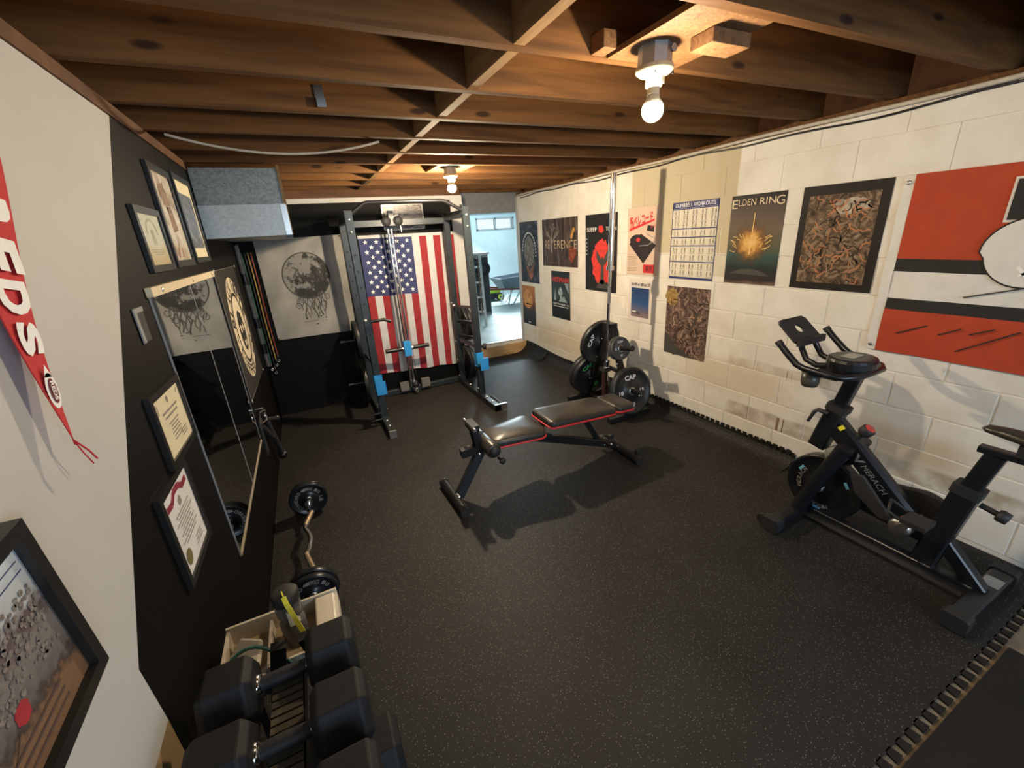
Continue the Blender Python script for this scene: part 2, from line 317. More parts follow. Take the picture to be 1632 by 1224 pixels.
def put_text(mb, F, s, box, lift=0.0012, bold=0.0, shear=0.0, rot=0.0, mi=0, keep=False):
    """letters of s scaled into box (u0, v0, u1, v1) of frame F"""
    vs, fs = text_mesh(s, bold)
    if not vs: return mb
    x0 = min(v.x for v in vs); x1 = max(v.x for v in vs); y0 = min(v.y for v in vs); y1 = max(v.y for v in vs)
    u0, v0, u1, v1 = box; sx = (u1 - u0) / max(x1 - x0, 1e-6); sy = (v1 - v0) / max(y1 - y0, 1e-6)
    if keep: sx = sy = min(sx, sy)
    cu, cv = (u0 + u1) / 2, (v0 + v1) / 2; ca, sa = math.cos(rot), math.sin(rot); out = []
    for v in vs:
        a = (v.x - (x0 + x1) / 2) * sx; b = (v.y - (y0 + y1) / 2) * sy; a += shear * b
        out.append(F(cu + a * ca - b * sa, cv + a * sa + b * ca, lift))
    return mb.add(out, fs, mi)
def ring_text(mb, F, s, cx, cy, r, size, a0, a1, lift=0.0012, bold=0.02, mi=0, inward=False, sy=1.0):
    """letters along an arc from angle a0 to a1 (radians); reads clockwise with tops outward, or inward=True for the bottom arc"""
    n = len(s)
    for k, ch in enumerate(s):
        if ch == ' ': continue
        a = a0 + (a1 - a0) * (k / max(n - 1, 1)); x = cx + r * math.cos(a); y = cy + r * sy * math.sin(a)
        put_text(mb, F, ch, (x - size * 0.4, y - size / 2, x + size * 0.4, y + size / 2), lift, bold, rot=a - PI / 2 + (PI if inward else 0), mi=mi, keep=False)
def circ(cx, cy, r, n=28, ry=None): return [(cx + r * math.cos(2 * PI * k / n), cy + (ry or r) * math.sin(2 * PI * k / n)) for k in range(n)]
def blob(cx, cy, r, n=26, rough=0.25, ry=None, seed=1):
    rd = random.Random(seed); return [(cx + r * (1 + rd.uniform(-rough, rough)) * math.cos(2 * PI * k / n), cy + (ry or r) * (1 + rd.uniform(-rough, rough)) * math.sin(2 * PI * k / n)) for k in range(n)]
def ribbon(mb, F, pts, w, lift=0.0012, mi=0):
    """flat line of width w through 2D points of frame F"""
    for i in range(len(pts) - 1):
        (a, b), (c, d) = pts[i], pts[i + 1]; l = math.hypot(c - a, d - b) or 1; px, py = -(d - b) / l * w / 2, (c - a) / l * w / 2
        mb.add([F(a + px, b + py, lift), F(a - px, b - py, lift), F(c - px, d - py, lift), F(c + px, d + py, lift)], [(0, 1, 2, 3)], mi)
    return mb
def rect(mb, F, u0, v0, u1, v1, lift=0.0012, mi=0): return mb.add([F(u0, v0, lift), F(u1, v0, lift), F(u1, v1, lift), F(u0, v1, lift)], [(0, 1, 2, 3)], mi)
def poly(mb, F, pts, lift=0.0012, mi=0):
    n = len(pts); ar = sum(pts[i][0] * pts[(i + 1) % n][1] - pts[(i + 1) % n][0] * pts[i][1] for i in range(n))
    return mb.add([F(a, b, lift) for a, b in pts], [tuple(range(n)) if ar > 0 else tuple(range(n - 1, -1, -1))], mi)
def fan(mb, F, pts, c, lift=0.0012, mi=0):
    n = len(pts); return mb.add([F(c[0], c[1], lift)] + [F(a, b, lift) for a, b in pts], [(0, 1 + i, 1 + (i + 1) % n) for i in range(n)], mi)
# ------------------------------------------------------------------ the room
XL, XR, YB, ZW, ZJ = -0.49, 2.866, 4.85, 2.18, 2.225
struct(MB().box((-0.7, -2.5, -0.1), (3.1, 5.6, 0.0)).build('floor', m_conc))
# left wall: white drywall, black painted field with a slanting edge, tan boarding low at the near end
wl = MB()
def lw(pts, mi, x=XL): wl.add([(x, a, b) for a, b in pts], [tuple(range(len(pts)))], mi)
lw([(-2.4, 0.683), (0.965, 0.683), (0.955, 0.862), (2.141, ZW), (-2.4, ZW)], 0)
lw([(0.965, 0.0), (YB, 0.0), (YB, ZW), (2.141, ZW), (0.955, 0.862), (0.965, 0.683)], 1)
lw([(-2.4, 0.0), (0.965, 0.0), (0.965, 0.683), (-2.4, 0.683)], 2)
wl.box((XL - 0.1, -2.4, 0), (XL - 0.004, YB, ZW), 0)
struct(wl.build('wall_left', [m_white, m_black, m_tan]))
struct(MB().box((XL - 0.1, -2.4, ZW), (XL + 0.008, YB, ZJ)).build('trim_1', m_sub))
# right wall: mortar bed with blocks standing 3.5 mm proud
wr = MB().box((XR + 0.0035, -2.4, 0), (XR + 0.2, 5.56, ZW)); wr.box((XR, -2.4, 0), (XR + 0.01, 0.02, ZW))
wall_r = struct(wr.build('wall_right', m_mortar))
def block_mesh(L, Hh, g=0.0032):
    c = 0.003 if g > 0.002 else 0.0007
    a, b = L / 2 - g, Hh / 2 - g; x0, x1 = 0.004, 0.0
    vs = [(x0, -a, -b), (x0, a, -b), (x0, a, b), (x0, -a, b), (x1, -a + c, -b + c), (x1, a - c, -b + c), (x1, a - c, b - c), (x1, -a + c, b - c)]
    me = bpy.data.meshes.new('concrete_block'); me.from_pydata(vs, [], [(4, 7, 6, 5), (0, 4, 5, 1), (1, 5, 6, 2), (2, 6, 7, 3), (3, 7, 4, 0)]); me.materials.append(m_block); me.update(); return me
BM = {}
for k in range(11):
    z0 = 0.0262 + 0.2032 * k; z1 = min(z0 + 0.2032, ZW)
    if k == 0: z0 = 0.0262
    off = 1.441 if k % 2 == 1 else 1.238
    y = off - 0.4064 * 4
    while y < 5.56:
        a, b = max(y, 0.02), min(y + 0.4064, 5.56)
        if b - a > 0.05:
            key = (round(b - a, 3), round(z1 - z0, 3), 0.0005 if k > 7 else 0.0032)
            if key not in BM: BM[key] = block_mesh(*key)
            o = bpy.data.objects.new('concrete_block', BM[key]); C.objects.link(o); o.parent = wall_r
            o.location = (XR + random.uniform(-0.0006, 0.0006), (a + b) / 2, (z0 + z1) / 2)
        y += 0.4064
struct(MB().box((XR + 0.02, -2.4, ZW), (XR + 0.2, 5.6, ZJ)).build('trim_2', m_wood))
struct(MB().box((XR + 0.005, -2.4, 2.166), (XR + 0.05, 5.5, 2.184)).build('trim_3', m_conc))
# back partition (black, white strip along its top, white end post)
struct(MB().box((XL - 0.1, YB, 0), (1.80, YB + 0.12, 2.10)).build('wall_back', m_black))
struct(MB().box((XL - 0.05, YB - 0.012, 2.105), (1.80, YB + 0.12, 2.150)).build('trim_4', m_white))
struct(MB().box((XL - 0.1, YB + 0.03, 2.15), (1.80, YB + 0.12, ZJ)).build('trim_5', m_sub))
struct(MB().box((1.66, YB - 0.02, 0), (1.80, YB + 0.14, 2.15)).build('trim_6', m_white))
# opening to the next room
struct(MB().box((1.70, 5.44, 0), (XR, 5.62, 0.165)).build('door_sill', m_sill))
struct(MB().box((1.70, 5.62, 0.12), (XR, 5.66, 0.175)).build('door_threshold', m_satin))
struct(MB().box((1.70, 5.58, 1.985), (XR + 0.1, 5.66, 2.46)).build('door_header', m_grey))
struct(MB().box((XR - 0.012, 5.50, 0), (XR + 0.2, 5.57, ZW)).build('trim_7', m_white))
# the next room
struct(MB().box((1.6, 5.62, -0.1), (8.0, 11.2, 0.15)).build('floor_far', m_fconc))
wf = MB()
WX0, WX1, WZ0, WZ1 = 4.28, 5.35, 1.83, 2.13      # window opening
wf.box((1.6, 10.6, 0.15), (WX0, 10.8, 2.5)).box((WX1, 10.6, 0.15), (8.0, 10.8, 2.5)).box((WX0, 10.6, 0.15), (WX1, 10.8, WZ0)).box((WX0, 10.6, WZ1), (WX1, 10.8, 2.5))
struct(wf.build('wall_far', m_fwall))
struct(MB().box((1.55, 4.97, 0), (1.70, 10.8, 2.5)).build('wall_far_left', m_fwall))
struct(MB().box((XR + 0.2, 5.50, 0), (8.0, 5.60, 2.5)).build('wall_far_near', m_fwall))
struct(MB().box((7.9, 5.5, 0), (8.05, 10.8, 2.5)).build('wall_far_right', m_fwall))
struct(MB().box((1.5, 5.58, 2.40), (8.05, 10.8, 2.52)).build('ceiling_far', m_fwall))
w1 = MB(); t = 0.035
w1.box((WX0, 10.58, WZ0), (WX1, 10.66, WZ0 + t)).box((WX0, 10.58, WZ1 - t), (WX1, 10.66, WZ1)).box((WX0, 10.58, WZ0), (WX0 + t, 10.66, WZ1)).box((WX1 - t, 10.58, WZ0), (WX1, 10.66, WZ1)).box(((WX0 + WX1) / 2 - 0.02, 10.58, WZ0), ((WX0 + WX1) / 2 + 0.02, 10.66, WZ1))
win = struct(w1.build('window_1', m_white))
for a, b in ((WX0 + t, (WX0 + WX1) / 2 - 0.02), ((WX0 + WX1) / 2 + 0.02, WX1 - t)):
    MB().box((a, 10.63, WZ0 + t), (b, 10.634, WZ1 - t)).build('pane', m_clear, win)
# the near end behind the viewpoint, with an unseen window added for daylight fill
wb = MB(); a0, a1, b0, b1 = 0.05, 2.35, 0.95, 2.12
wb.box((XL - 0.1, -2.5, 0), (a0, -2.4, ZJ)).box((a1, -2.5, 0), (XR + 0.2, -2.4, ZJ)).box((a0, -2.5, 0), (a1, -2.4, b0)).box((a0, -2.5, b1), (a1, -2.4, ZJ))
struct(wb.build('wall_rear', m_white))
w2 = MB(); w2.box((a0, -2.46, b0), (a1, -2.40, b0 + 0.05)).box((a0, -2.46, b1 - 0.05), (a1, -2.40, b1)).box((a0, -2.46, b0), (a0 + 0.05, -2.40, b1)).box((a1 - 0.05, -2.46, b0), (a1, -2.40, b1))
struct(w2.build('fill_window', m_white))
# ceiling: subfloor, joists, blocking
ceil = struct(MB().box((XL - 0.2, -2.5, 2.46), (XR + 0.25, 5.75, 2.49)).build('ceiling', m_sub))
jm = None; JY = [1.365 + 0.4025 * k for k in range(-9, 11)]
for yj in JY:
    if jm is None:
        o = MB().box((XL - 0.12, -0.038, ZJ), (XR + 0.18, 0.0, 2.46)).build('joist', m_wood, loc=(0, 0, 0)); jm = o.data
    else: o = bpy.data.objects.new('joist', jm); C.objects.link(o)
    o.parent = ceil; o.location = (0, yj + random.uniform(-0.004, 0.004), 0)
bm_ = None
for i in range(len(JY) - 1):
    if JY[i] < -0.3: continue
    if bm_ is None:
        o = MB().box((-0.019, 0.0, ZJ + 0.004), (0.019, 0.4025 - 0.038, 2.455)).build('blocking', m_wood2, loc=(0, 0, 0)); bm_ = o.data
    else: o = bpy.data.objects.new('blocking', bm_); C.objects.link(o)
    o.parent = ceil; o.location = (0.725 + random.uniform(-0.006, 0.006), JY[i], 0)
for x in (XL - 0.12, XR + 0.12): MB().box((x, -2.5, ZJ), (x + 0.04, 5.7, 2.46)).build('rim_board', m_sub, ceil)
# ------------------------------------------------------------------ rubber mats
def mat_teeth(mb, F, u0, u1, pitch=0.048, hgt=0.026, t=0.010):
    n = int((u1 - u0) / pitch)
    for k in range(n):
        c = u0 + (k + 0.5) * (u1 - u0) / n; a, b = pitch * 0.22, pitch * 0.33
        mb.prism(F, [(c - a, -0.004), (c + a, -0.004), (c + b, hgt), (c - b, hgt)], 0, t)
def curled(y0, y1, prof_fn, n=24):
    mb = MB(); rows = []
    for i in range(n + 1):
        y = y0 + (y1 - y0) * i / n; rows.append([(x, y, z) for x, z in prof_fn(y)])
    k = len(rows[0]); vs = [p for r in rows for p in r]
    mb.add(vs, [(i * k + j, i * k + j + 1, (i + 1) * k + j + 1, (i + 1) * k + j) for i in range(n) for j in range(k - 1)], 0, False); return mb
def profB(y):
    w = min(1, max(0, (y - 3.9) / 1.4)); h = 0.112 + 0.008 * math.sin(y * 5.1) + 0.06 * w
    if y > 4.8201: return [(1.82, 0.010), (1.9, 0.010), (2.2, 0.010), (2.60, 0.010), (2.68, 0.012), (2.73, 0.022), (2.77, 0.038), (2.80, 0.06), (2.825, 0.085), (2.842, 0.115), (2.855, h)]
    return [(XL + 0.003, 0.010), (0.6, 0.010), (1.8, 0.010), (2.62, 0.010), (2.70, 0.011), (2.75, 0.015), (2.785, 0.023), (2.81, 0.035), (2.83, 0.052), (2.842, 0.070), (2.850, 0.09), (2.855, h)]
mt = curled(1.4635, 4.82, profB, 40).build('rubber_mat', m_rub, loc=(1.2, 2.7, 0)); tag(mt, 'speckled black rubber mat under the weight bench, edge curled up the block wall', 'floor mat')
so = mt.modifiers.new('solid', 'SOLIDIFY'); so.thickness = 0.009; so.offset = -1
te = MB(); mat_teeth(te, FR((2.848, 3.95, 0.113), (0, -1, 0), (0, 0, 1)), -0.35, 2.48)
mat_teeth(te, FR((2.842, 1.475, 0.01), (0, 0, 1), (0, -1, 0)), 0.0, 0.12)
te.build('interlocking_edge', m_rub2, mt)['kind'] = 'stuff'
mt = curled(4.8205, 5.43, profB, 10).build('rubber_mat', m_rub2, loc=(2.3, 5.1, 0)); tag(mt, 'dark rubber mat end rising in a flap beside the pine door sill', 'floor mat')
mt.modifiers.new('solid', 'SOLIDIFY').thickness = 0.009; mt.modifiers['solid'].offset = -1
mt = MB().box((XL + 0.003, 0.275, 0.0), (2.86, 1.463, 0.010)).build('rubber_mat', m_rub, loc=(1.2, 0.9, 0)); tag(mt, 'speckled black rubber mat under the exercise bike, lying flat with toothed front edge', 'floor mat')
te = MB(); mat_teeth(te, FR((XL, 0.275, 0.0), (1, 0, 0), (0, -1, 0)), 0.02, 3.33, 0.06, 0.03, -0.010)
te.build('interlocking_edge', m_rub2, mt)['kind'] = 'stuff'
mt = MB().box((XL + 0.003, -1.2, 0.0), (2.25, 0.232, 0.008)).build('rubber_mat', m_rub2, loc=(1.0, -0.5, 0)); tag(mt, 'plain dark brown rubber mat in front of the toothed mat edge', 'floor mat')

# ------------------------------------------------------------------ ceiling lamps
def lamp(x, y, zb, label, glow):
    t = thing('ceiling_lamp', label, 'lamp', (x, y, ZJ), 'bare bulb ceiling lamps')
    zbox = ZJ
    mb = MB(); mb.lathe((x, y, zbox), (0, 0, -1), [(0.0, 0), (0.052, 0.0), (0.052, 0.055), (0.0, 0.055)], 8, smooth=False); bx = mb.build('junction_box', m_boxm, t)
    MB().cyl((x + 0.02, y - 0.053, zbox - 0.02), (x + 0.02, y - 0.060, zbox - 0.02), 0.011, 10).build('knockout', m_boxm, bx)
    mb = MB(); mb.lathe((x, y, zbox - 0.055), (0, 0, -1), [(0, 0), (0.058, 0.0), (0.058, 0.012), (0.048, 0.020), (0.026, 0.024), (0.026, 0.052), (0.022, 0.056), (0, 0.056)], 24)
    mb.box((x + 0.020, y - 0.012, zbox - 0.098), (x + 0.034, y + 0.012, zbox - 0.062)); sk = mb.build('socket', m_porc, t)
    for dx in (-0.03, 0.042): MB().box((x + dx, y - 0.036, zbox - 0.0785), (x + dx + 0.006, y - 0.030, zbox - 0.070)).build('screw', m_hole, sk)
    mb = MB(); z = zbox - 0.105; H_ = z - (zb - 0.03)
    mb.lathe((x, y, z), (0, 0, -1), [(0, 0), (0.019, 0.0), (0.019, 0.022), (0.021, 0.026), (0.0, 0.026)], 16); mb.build('bulb_base', m_porc, t)
    c = zb; r = 0.034; a1 = PI * 0.32
    MB().lathe((x, y, z), (0, 0, -1), [(0.0185, 0.0255), (0.021, 0.034), (r * math.sin(a1) + 0.0006, (z - c) - r * math.cos(a1)), (0.0, (z - c) - r * math.cos(a1) + 0.0004)], 22).build('bulb_collar', m_porc, t)
    prof = [(r * math.sin(a), (z - c) - r * math.cos(a)) for a in [a1 + (PI - a1) * i / 9 for i in range(10)]]
    prof[-1] = (0.0, prof[-1][1]); MB().lathe((x, y, z), (0, 0, -1), prof, 20).build('bulb', glow, t)
    return t
lamp(1.14, 1.20, 2.052, 'bare glowing bulb in cream socket under the chipboard piece with wood blocks', m_bulb)
lamp(1.22, 3.47, 2.075, 'bare glowing bulb in cream socket above the weight bench, near the rack', m_bulb2)
def board(x0, x1, y0, y1, label):
    return tag(MB().box((x0, y0, ZJ), (x1, y1, ZJ + 0.016)).build('mounting_board', m_osb, loc=((x0 + x1) / 2, (y0 + y1) / 2, ZJ)), label, 'board')
board(1.05, 1.36, 0.965, 1.325, 'chipboard piece between two joists carrying the bulb with wood blocks')
board(1.10, 1.40, 3.38, 3.74, 'small chipboard piece between far joists carrying a bulb')
tag(MB().bar((1.20, 1.075, ZJ - 0.020), (1.36, 1.075, ZJ - 0.020), 0.085, 0.038).build('wood_block', m_osb, loc=(1.28, 1.075, ZJ), bevel=0.002), 'short wooden block screwed under the chipboard beside the bulb', 'wood block')
tag(MB().bar((0.985, 1.292, ZJ + 0.028), (1.035, 1.292, ZJ + 0.028), 0.066, 0.05).build('wood_block', m_osb, loc=(1.0, 1.24, ZJ), bevel=0.002), 'stubby wood offcut beside the near joist next to the chipboard', 'wood block')
# clip on joist, droopy cable, cables along the right wall top
mb = MB(); mb.box((0.20, 2.125, 2.27), (0.235, 2.131, 2.32)).box((0.20, 2.100, 2.262), (0.235, 2.131, 2.268)).box((0.20, 2.098, 2.235), (0.235, 2.104, 2.268)); tag(mb.build('joist_clip', m_satin, loc=(0.21, 2.12, 2.25)), 'small bent metal clip screwed to a joist face', 'clip')
pts = [(-0.42 + 0.95 * s, 2.60 + 0.02 * s, ZJ - 0.005 - 0.115 * 4 * s * (1 - s) * 0.6) for s in [i / 20 for i in range(21)]]
tag(MB().tube(pts, 0.006, 8).build('drooping_cable', m_cable, loc=(0, 2.6, ZJ)), 'off white cable drooping in a shallow loop under the joists', 'cable')
pts = [(XR - 0.012, y, 2.162 + 0.006 * math.sin(y * 3.1) + 0.006 * math.sin(y * 8)) for y in [0.2 + i * 0.1 for i in range(53)]]
tag(MB().tube(pts, 0.006, 7).build('wall_cable', m_blk, loc=(XR, 2.5, 2.15)), 'thin black cable stapled along the top of the block wall', 'cable')
pts = [(XR - 0.03, y, 2.188 + 0.004 * math.sin(y * 4)) for y in [0.2 + i * 0.15 for i in range(36)]]
tag(MB().tube(pts, 0.011, 8).build('conduit', m_cable, loc=(XR, 2.5, 2.19)), 'grey conduit pipe running above the block wall under the joists', 'pipe')
# ------------------------------------------------------------------ duct
d0 = thing('air_duct', 'galvanised sheet metal air duct box boxed in at the ceiling', 'duct', (-0.25, 4.0, 1.79))
MB().box((XL + 0.004, 3.375, 1.985), (-0.006, 4.83, 2.20)).build('upper_sheet', m_galv, d0)
MB().box((XL + 0.004, 3.35, 1.79), (0.0, 4.83, 1.985)).build('lower_sheet', m_galv2, d0)
MB().box((-0.03, 3.342, 1.79), (0.006, 3.37, 1.982)).build('corner_strip', m_satin, d0)
MB().box((-0.004, 3.345, 1.79), (0.012, 3.39, 2.215)).build('edge_board', m_wood2, d0)
MB().box((-0.035, 3.335, 1.770), (0.006, 3.37, 1.79)).build('clip', m_blk, d0)
# ------------------------------------------------------------------ posters on the block wall
def RW(y, z, x=2.8635): return FR((x, y, z), (0, -1, 0), (0, 0, 1))
def sheet(name, label, cat, y0, y1, z0, z1, mat, group=None, x=2.8635, th=0.001, curl=0.0):
    """paper sheet on the right wall; y0 is its far (left) side. Origin at the lower far corner; returns object, frame, width, height"""
    w, h = y0 - y1, z1 - z0; F = RW(y0, z0, x); mb = MB(); n = 10; rows = []
    for i in range(n + 1):
        u = w * i / n; b = curl * (max(0, abs(2 * i / n - 1) - 0.6) / 0.4) ** 2
        rows.append([F(u, 0, b), F(u, h, b * 0.6), F(u, h, b * 0.6 - th), F(u, 0, b - th)])
    vs = [p for r in rows for p in r]; fs = []
    for i in range(n):
        a, b = i * 4, (i + 1) * 4
        for k in range(4): fs.append((a + k, b + k, b + (k + 1) % 4, a + (k + 1) % 4))
    fs += [(0, 1, 2, 3), (n * 4 + 3, n * 4 + 2, n * 4 + 1, n * 4)]
    mb.add(vs, fs); o = mb.build(name, mat, loc=F(0, 0, 0)); tag(o, label, cat, group); return o, F, w, h
PG = 'posters on the block wall'
def frame_lines(mb, F, w, h, b, mi=0): rect(mb, F, 0, 0, w, b, mi=mi); rect(mb, F, 0, h - b, w, h, mi=mi); rect(mb, F, 0, 0, b, h, mi=mi); rect(mb, F, w - b, 0, w, h, mi=mi)
# 1 dark oval-face poster
a = ART('print_stormy', [(0.3, (0.010, 0.012, 0.018)), (0.55, (0.04, 0.045, 0.06)), (0.75, (0.16, 0.17, 0.20))], 5, 5, 1.2)
o, F, w, h = sheet('poster', 'dark stormy poster with pale oval ringed by lettering, next to the doorway', 'poster', 5.49, 4.985, 1.045, 1.845, a, PG)
fan(MB(), F, circ(w * 0.5, h * 0.52, w * 0.27, 30, h * 0.25), (w * 0.5, h * 0.52)).build('oval_art', ART('print_smoke', [(0.3, (0.05, 0.05, 0.05)), (0.6, (0.20, 0.19, 0.17)), (0.8, (0.42, 0.40, 0.36))], 9, 6, 3), o)
fan(MB(), F, [(w * 0.28, h * 0.3), (w * 0.42, h * 0.26), (w * 0.5, h * 0.18), (w * 0.62, h * 0.26), (w * 0.74, h * 0.34), (w * 0.66, h * 0.12), (w * 0.54, h * 0.03), (w * 0.40, h * 0.14)], (w * 0.52, h * 0.15)).build('lower_art', ART('print_flesh', [(0.3, (0.10, 0.03, 0.02)), (0.7, (0.38, 0.16, 0.11))], 14, 5, 2), o)
mb = MB()
for k in range(20):
    an = PI * (0.98 - 1.05 * k / 19) if k < 20 else 0
    ca, sa = w * 0.5 + w * 0.36 * math.cos(an), h * 0.52 + h * 0.30 * math.sin(an); rect(mb, F, ca - 0.008, sa - 0.012, ca + 0.008, sa + 0.012, 0.0014)
mb.build('ring_marks', m_tpr, o)['kind'] = 'stuff'
rect(MB(), F, 0.06, h - 0.035, w - 0.10, h - 0.015).build('top_band', m_ink, o)
# 2 forest poster REVERENCE
a = ART('print_forest', [(0.3, (0.012, 0.010, 0.010)), (0.55, (0.07, 0.045, 0.035)), (0.7, (0.14, 0.12, 0.12)), (0.85, (0.40, 0.40, 0.42))], 3, 6, 0.8, (1, 6, 1.2))
o, F, w, h = sheet('poster', 'wide brown forest poster reading REVERENCE around a bare pale tree', 'poster', 4.866, 4.088, 1.288, 1.843, a, PG)
m_bone = M('print_bone', (0.50, 0.38, 0.26), 0.5); put_text(MB(), F, 'RE', (w * 0.09, h * 0.38, w * 0.21, h * 0.55), bold=-0.01).build('lettering', m_bone, o); put_text(MB(), F, 'ERENCE', (w * 0.36, h * 0.38, w * 0.97, h * 0.55), bold=-0.01).build('lettering', m_bone, o)
mb = MB(); rd = random.Random(3)
def branch(a, b, ang, l, wd, dep):
    c, d = a + l * math.cos(ang), b + l * math.sin(ang); ribbon(mb, F, [(a, b), (c, d)], wd, 0.0015)
    if dep:
        for k in range(2 if dep < 3 else 3): branch(c, d, ang + rd.uniform(-0.65, 0.65), l * rd.uniform(0.62, 0.85), wd * 0.65, dep - 1)
branch(w * 0.285, h * 0.30, PI / 2, h * 0.20, 0.020, 0); branch(w * 0.285, h * 0.48, PI / 2 - 0.1, h * 0.14, 0.016, 4); branch(w * 0.285, h * 0.48, PI / 2 + 0.5, h * 0.13, 0.012, 3); branch(w * 0.29, h * 0.48, PI / 2 - 0.7, h * 0.14, 0.012, 3)
mb.build('tree_art', M('print_bark', (0.36, 0.31, 0.27), 0.5), o)['kind'] = 'stuff'
fan(MB(), F, blob(w * 0.86, h * 0.28, w * 0.09, rough=0.3, ry=h * 0.16, seed=5), (w * 0.86, h * 0.28)).build('rust_patch', M('print_rust', (0.22, 0.055, 0.03), 0.4, var=0.5, scale=30), o)
mb = MB(); [fan(mb, F, blob(w * (0.84 + 0.02 * k), h * (0.62 + 0.045 * k), w * 0.028, 12, 0.3, seed=k), (w * (0.84 + 0.02 * k), h * (0.62 + 0.045 * k))) for k in range(4)]; mb.build('gold_leaves', M('print_gold', (0.55, 0.30, 0.07), 0.4), o)
# 3 red and black SLEEP TOKEN
a = M('print_black', (0.016, 0.014, 0.014), 0.32, var=0.2, scale=9)
o, F, w, h = sheet('poster', 'black poster with ragged red blot and dark standing shape, lettered SLEEP TOKEN', 'poster', 3.94, 3.415, 1.058, 1.84, a, PG)
m_pred = M('print_red', (0.60, 0.045, 0.035), 0.4, var=0.25, scale=30)
fan(MB(), F, blob(w * 0.56, h * 0.38, w * 0.34, 44, 0.10, h * 0.29, 8), (w * 0.56, h * 0.38)).build('red_blot', m_pred, o)
mb = MB(); poly(mb, F, [(w * 0.50, h * 0.10), (w * 0.62, h * 0.10), (w * 0.60, h * 0.42), (w * 0.575, h * 0.46), (w * 0.54, h * 0.46), (w * 0.52, h * 0.42)], 0.0016)
poly(mb, F, [(w * 0.52, h * 0.34), (w * 0.53, h * 0.42), (w * 0.37, h * 0.56), (w * 0.38, h * 0.42)], 0.0016); poly(mb, F, [(w * 0.60, h * 0.34), (w * 0.74, h * 0.42), (w * 0.74, h * 0.56), (w * 0.59, h * 0.42)], 0.0016)
poly(mb, F, [(w * 0.36, h * 0.04), (w * 0.80, h * 0.04), (w * 0.62, h * 0.16), (w * 0.5, h * 0.16)], 0.0016)
mb.build('dark_shape', m_ink, o)
mb = MB(); put_text(mb, F, 'SLEEP', (w * 0.05, h * 0.785, w * 0.37, h * 0.835), bold=0.0); put_text(mb, F, 'TOKEN', (w * 0.66, h * 0.785, w * 0.97, h * 0.835), bold=0.0)
for k in range(5): rect(mb, F, w * 0.035, h * (0.48 + 0.05 * k), w * 0.055, h * (0.495 + 0.05 * k))
mb.build('lettering', m_tpr, o); fan(MB(), F, blob(w * 0.51, h * 0.81, w * 0.075, 20, 0.25, seed=4), (w * 0.51, h * 0.81)).build('red_emblem', m_pred, o)
# 4 orange planet
a = GRAD('print_planet', [(0.0, (0.018, 0.017, 0.02)), (0.38, (0.05, 0.04, 0.05)), (0.55, (0.20, 0.07, 0.03)), (0.9, (0.42, 0.17, 0.06))], 0.555)
o, F, w, h = sheet('poster', 'small poster of an orange planet over dark ground, under the oval poster', 'poster', 5.505, 5.128, 0.44, 0.995, a, PG)
fan(MB(), F, circ(w * 0.45, h * 0.66, w * 0.36, 26), (w * 0.45, h * 0.66)).build('planet_art', M('print_amber', (0.55, 0.26, 0.08), 0.4, var=0.4, scale=12), o)
mb = MB(); rect(mb, F, w * 0.3, h * 0.52, w * 0.66, h * 0.545); rect(mb, F, w * 0.42, h * 0.05, w * 0.6, h * 0.07); mb.build('print_lines', m_tpr, o)
# 5 teal film poster with red title
a = GRAD('print_teal', [(0.0, (0.010, 0.010, 0.011)), (0.35, (0.02, 0.022, 0.025)), (0.5, (0.035, 0.055, 0.06)), (1.0, (0.015, 0.02, 0.022))], 0.585)
o, F, w, h = sheet('poster', 'dark teal poster with red block title, under the forest poster', 'poster', 4.68, 4.258, 0.647, 1.232, a, PG)
put_text(MB(), F, 'HITMAN', (w * 0.07, h * 0.77, w * 0.95, h * 0.88), bold=0.05).build('lettering', M('print_dull_red', (0.42, 0.05, 0.04), 0.5), o)
mb = MB(); fan(mb, F, blob(w * 0.5, h * 0.56, w * 0.11, 16, 0.2, h * 0.11, 2), (w * 0.5, h * 0.56)); poly(mb, F, [(w * 0.40, h * 0.36), (w * 0.86, h * 0.36), (w * 0.70, h * 0.48), (w * 0.52, h * 0.46)]); poly(mb, F, [(w * 0.72, h * 0.76), (w * 0.93, h * 0.76), (w * 0.93, h * 0.55)]); poly(mb, F, [(w * 0.14, h * 0.38), (w * 0.26, h * 0.38), (w * 0.22, h * 0.64)])
mb.build('pale_patches', M('print_ice', (0.26, 0.34, 0.36), 0.5, var=0.4, scale=30), o)
mb = MB(); put_text(mb, F, 'SEPTEMBER 26', (w * 0.08, h * 0.29, w * 0.94, h * 0.325)); rect(mb, F, w * 0.1, h * 0.25, w * 0.9, h * 0.262); mb.build('date_line', m_tpr, o)
# 6 pink record player poster
a = M('print_pink_cream', (0.62, 0.46, 0.36), 0.5, var=0.06, scale=6)
o, F, w, h = sheet('poster', 'pale pink poster of a black record player with red brush lettering', 'poster', 3.258, 2.858, 1.266, 1.853, a, PG, x=2.858)
mb = MB(); put_text(mb, F, '飛べレコード', (w * 0.06, h * 0.74, w * 0.80, h * 0.90), 0.0014, 0.03, rot=0.16); mb.prism(F, [(w * 0.06, h * 0.66), (w * 0.84, h * 0.795), (w * 0.84, h * 0.825), (w * 0.06, h * 0.70)], 0.0005, 0.0014)
put_text(mb, F, 'から', (w * 0.74, h * 0.70, w * 0.88, h * 0.76), 0.0014, 0.0, rot=0.16)
rect(mb, F, w * 0.55, h * 0.03, w * 0.90, h * 0.16, 0.0013); mb.build('lettering', M('print_scarlet', (0.62, 0.035, 0.04), 0.5), o)
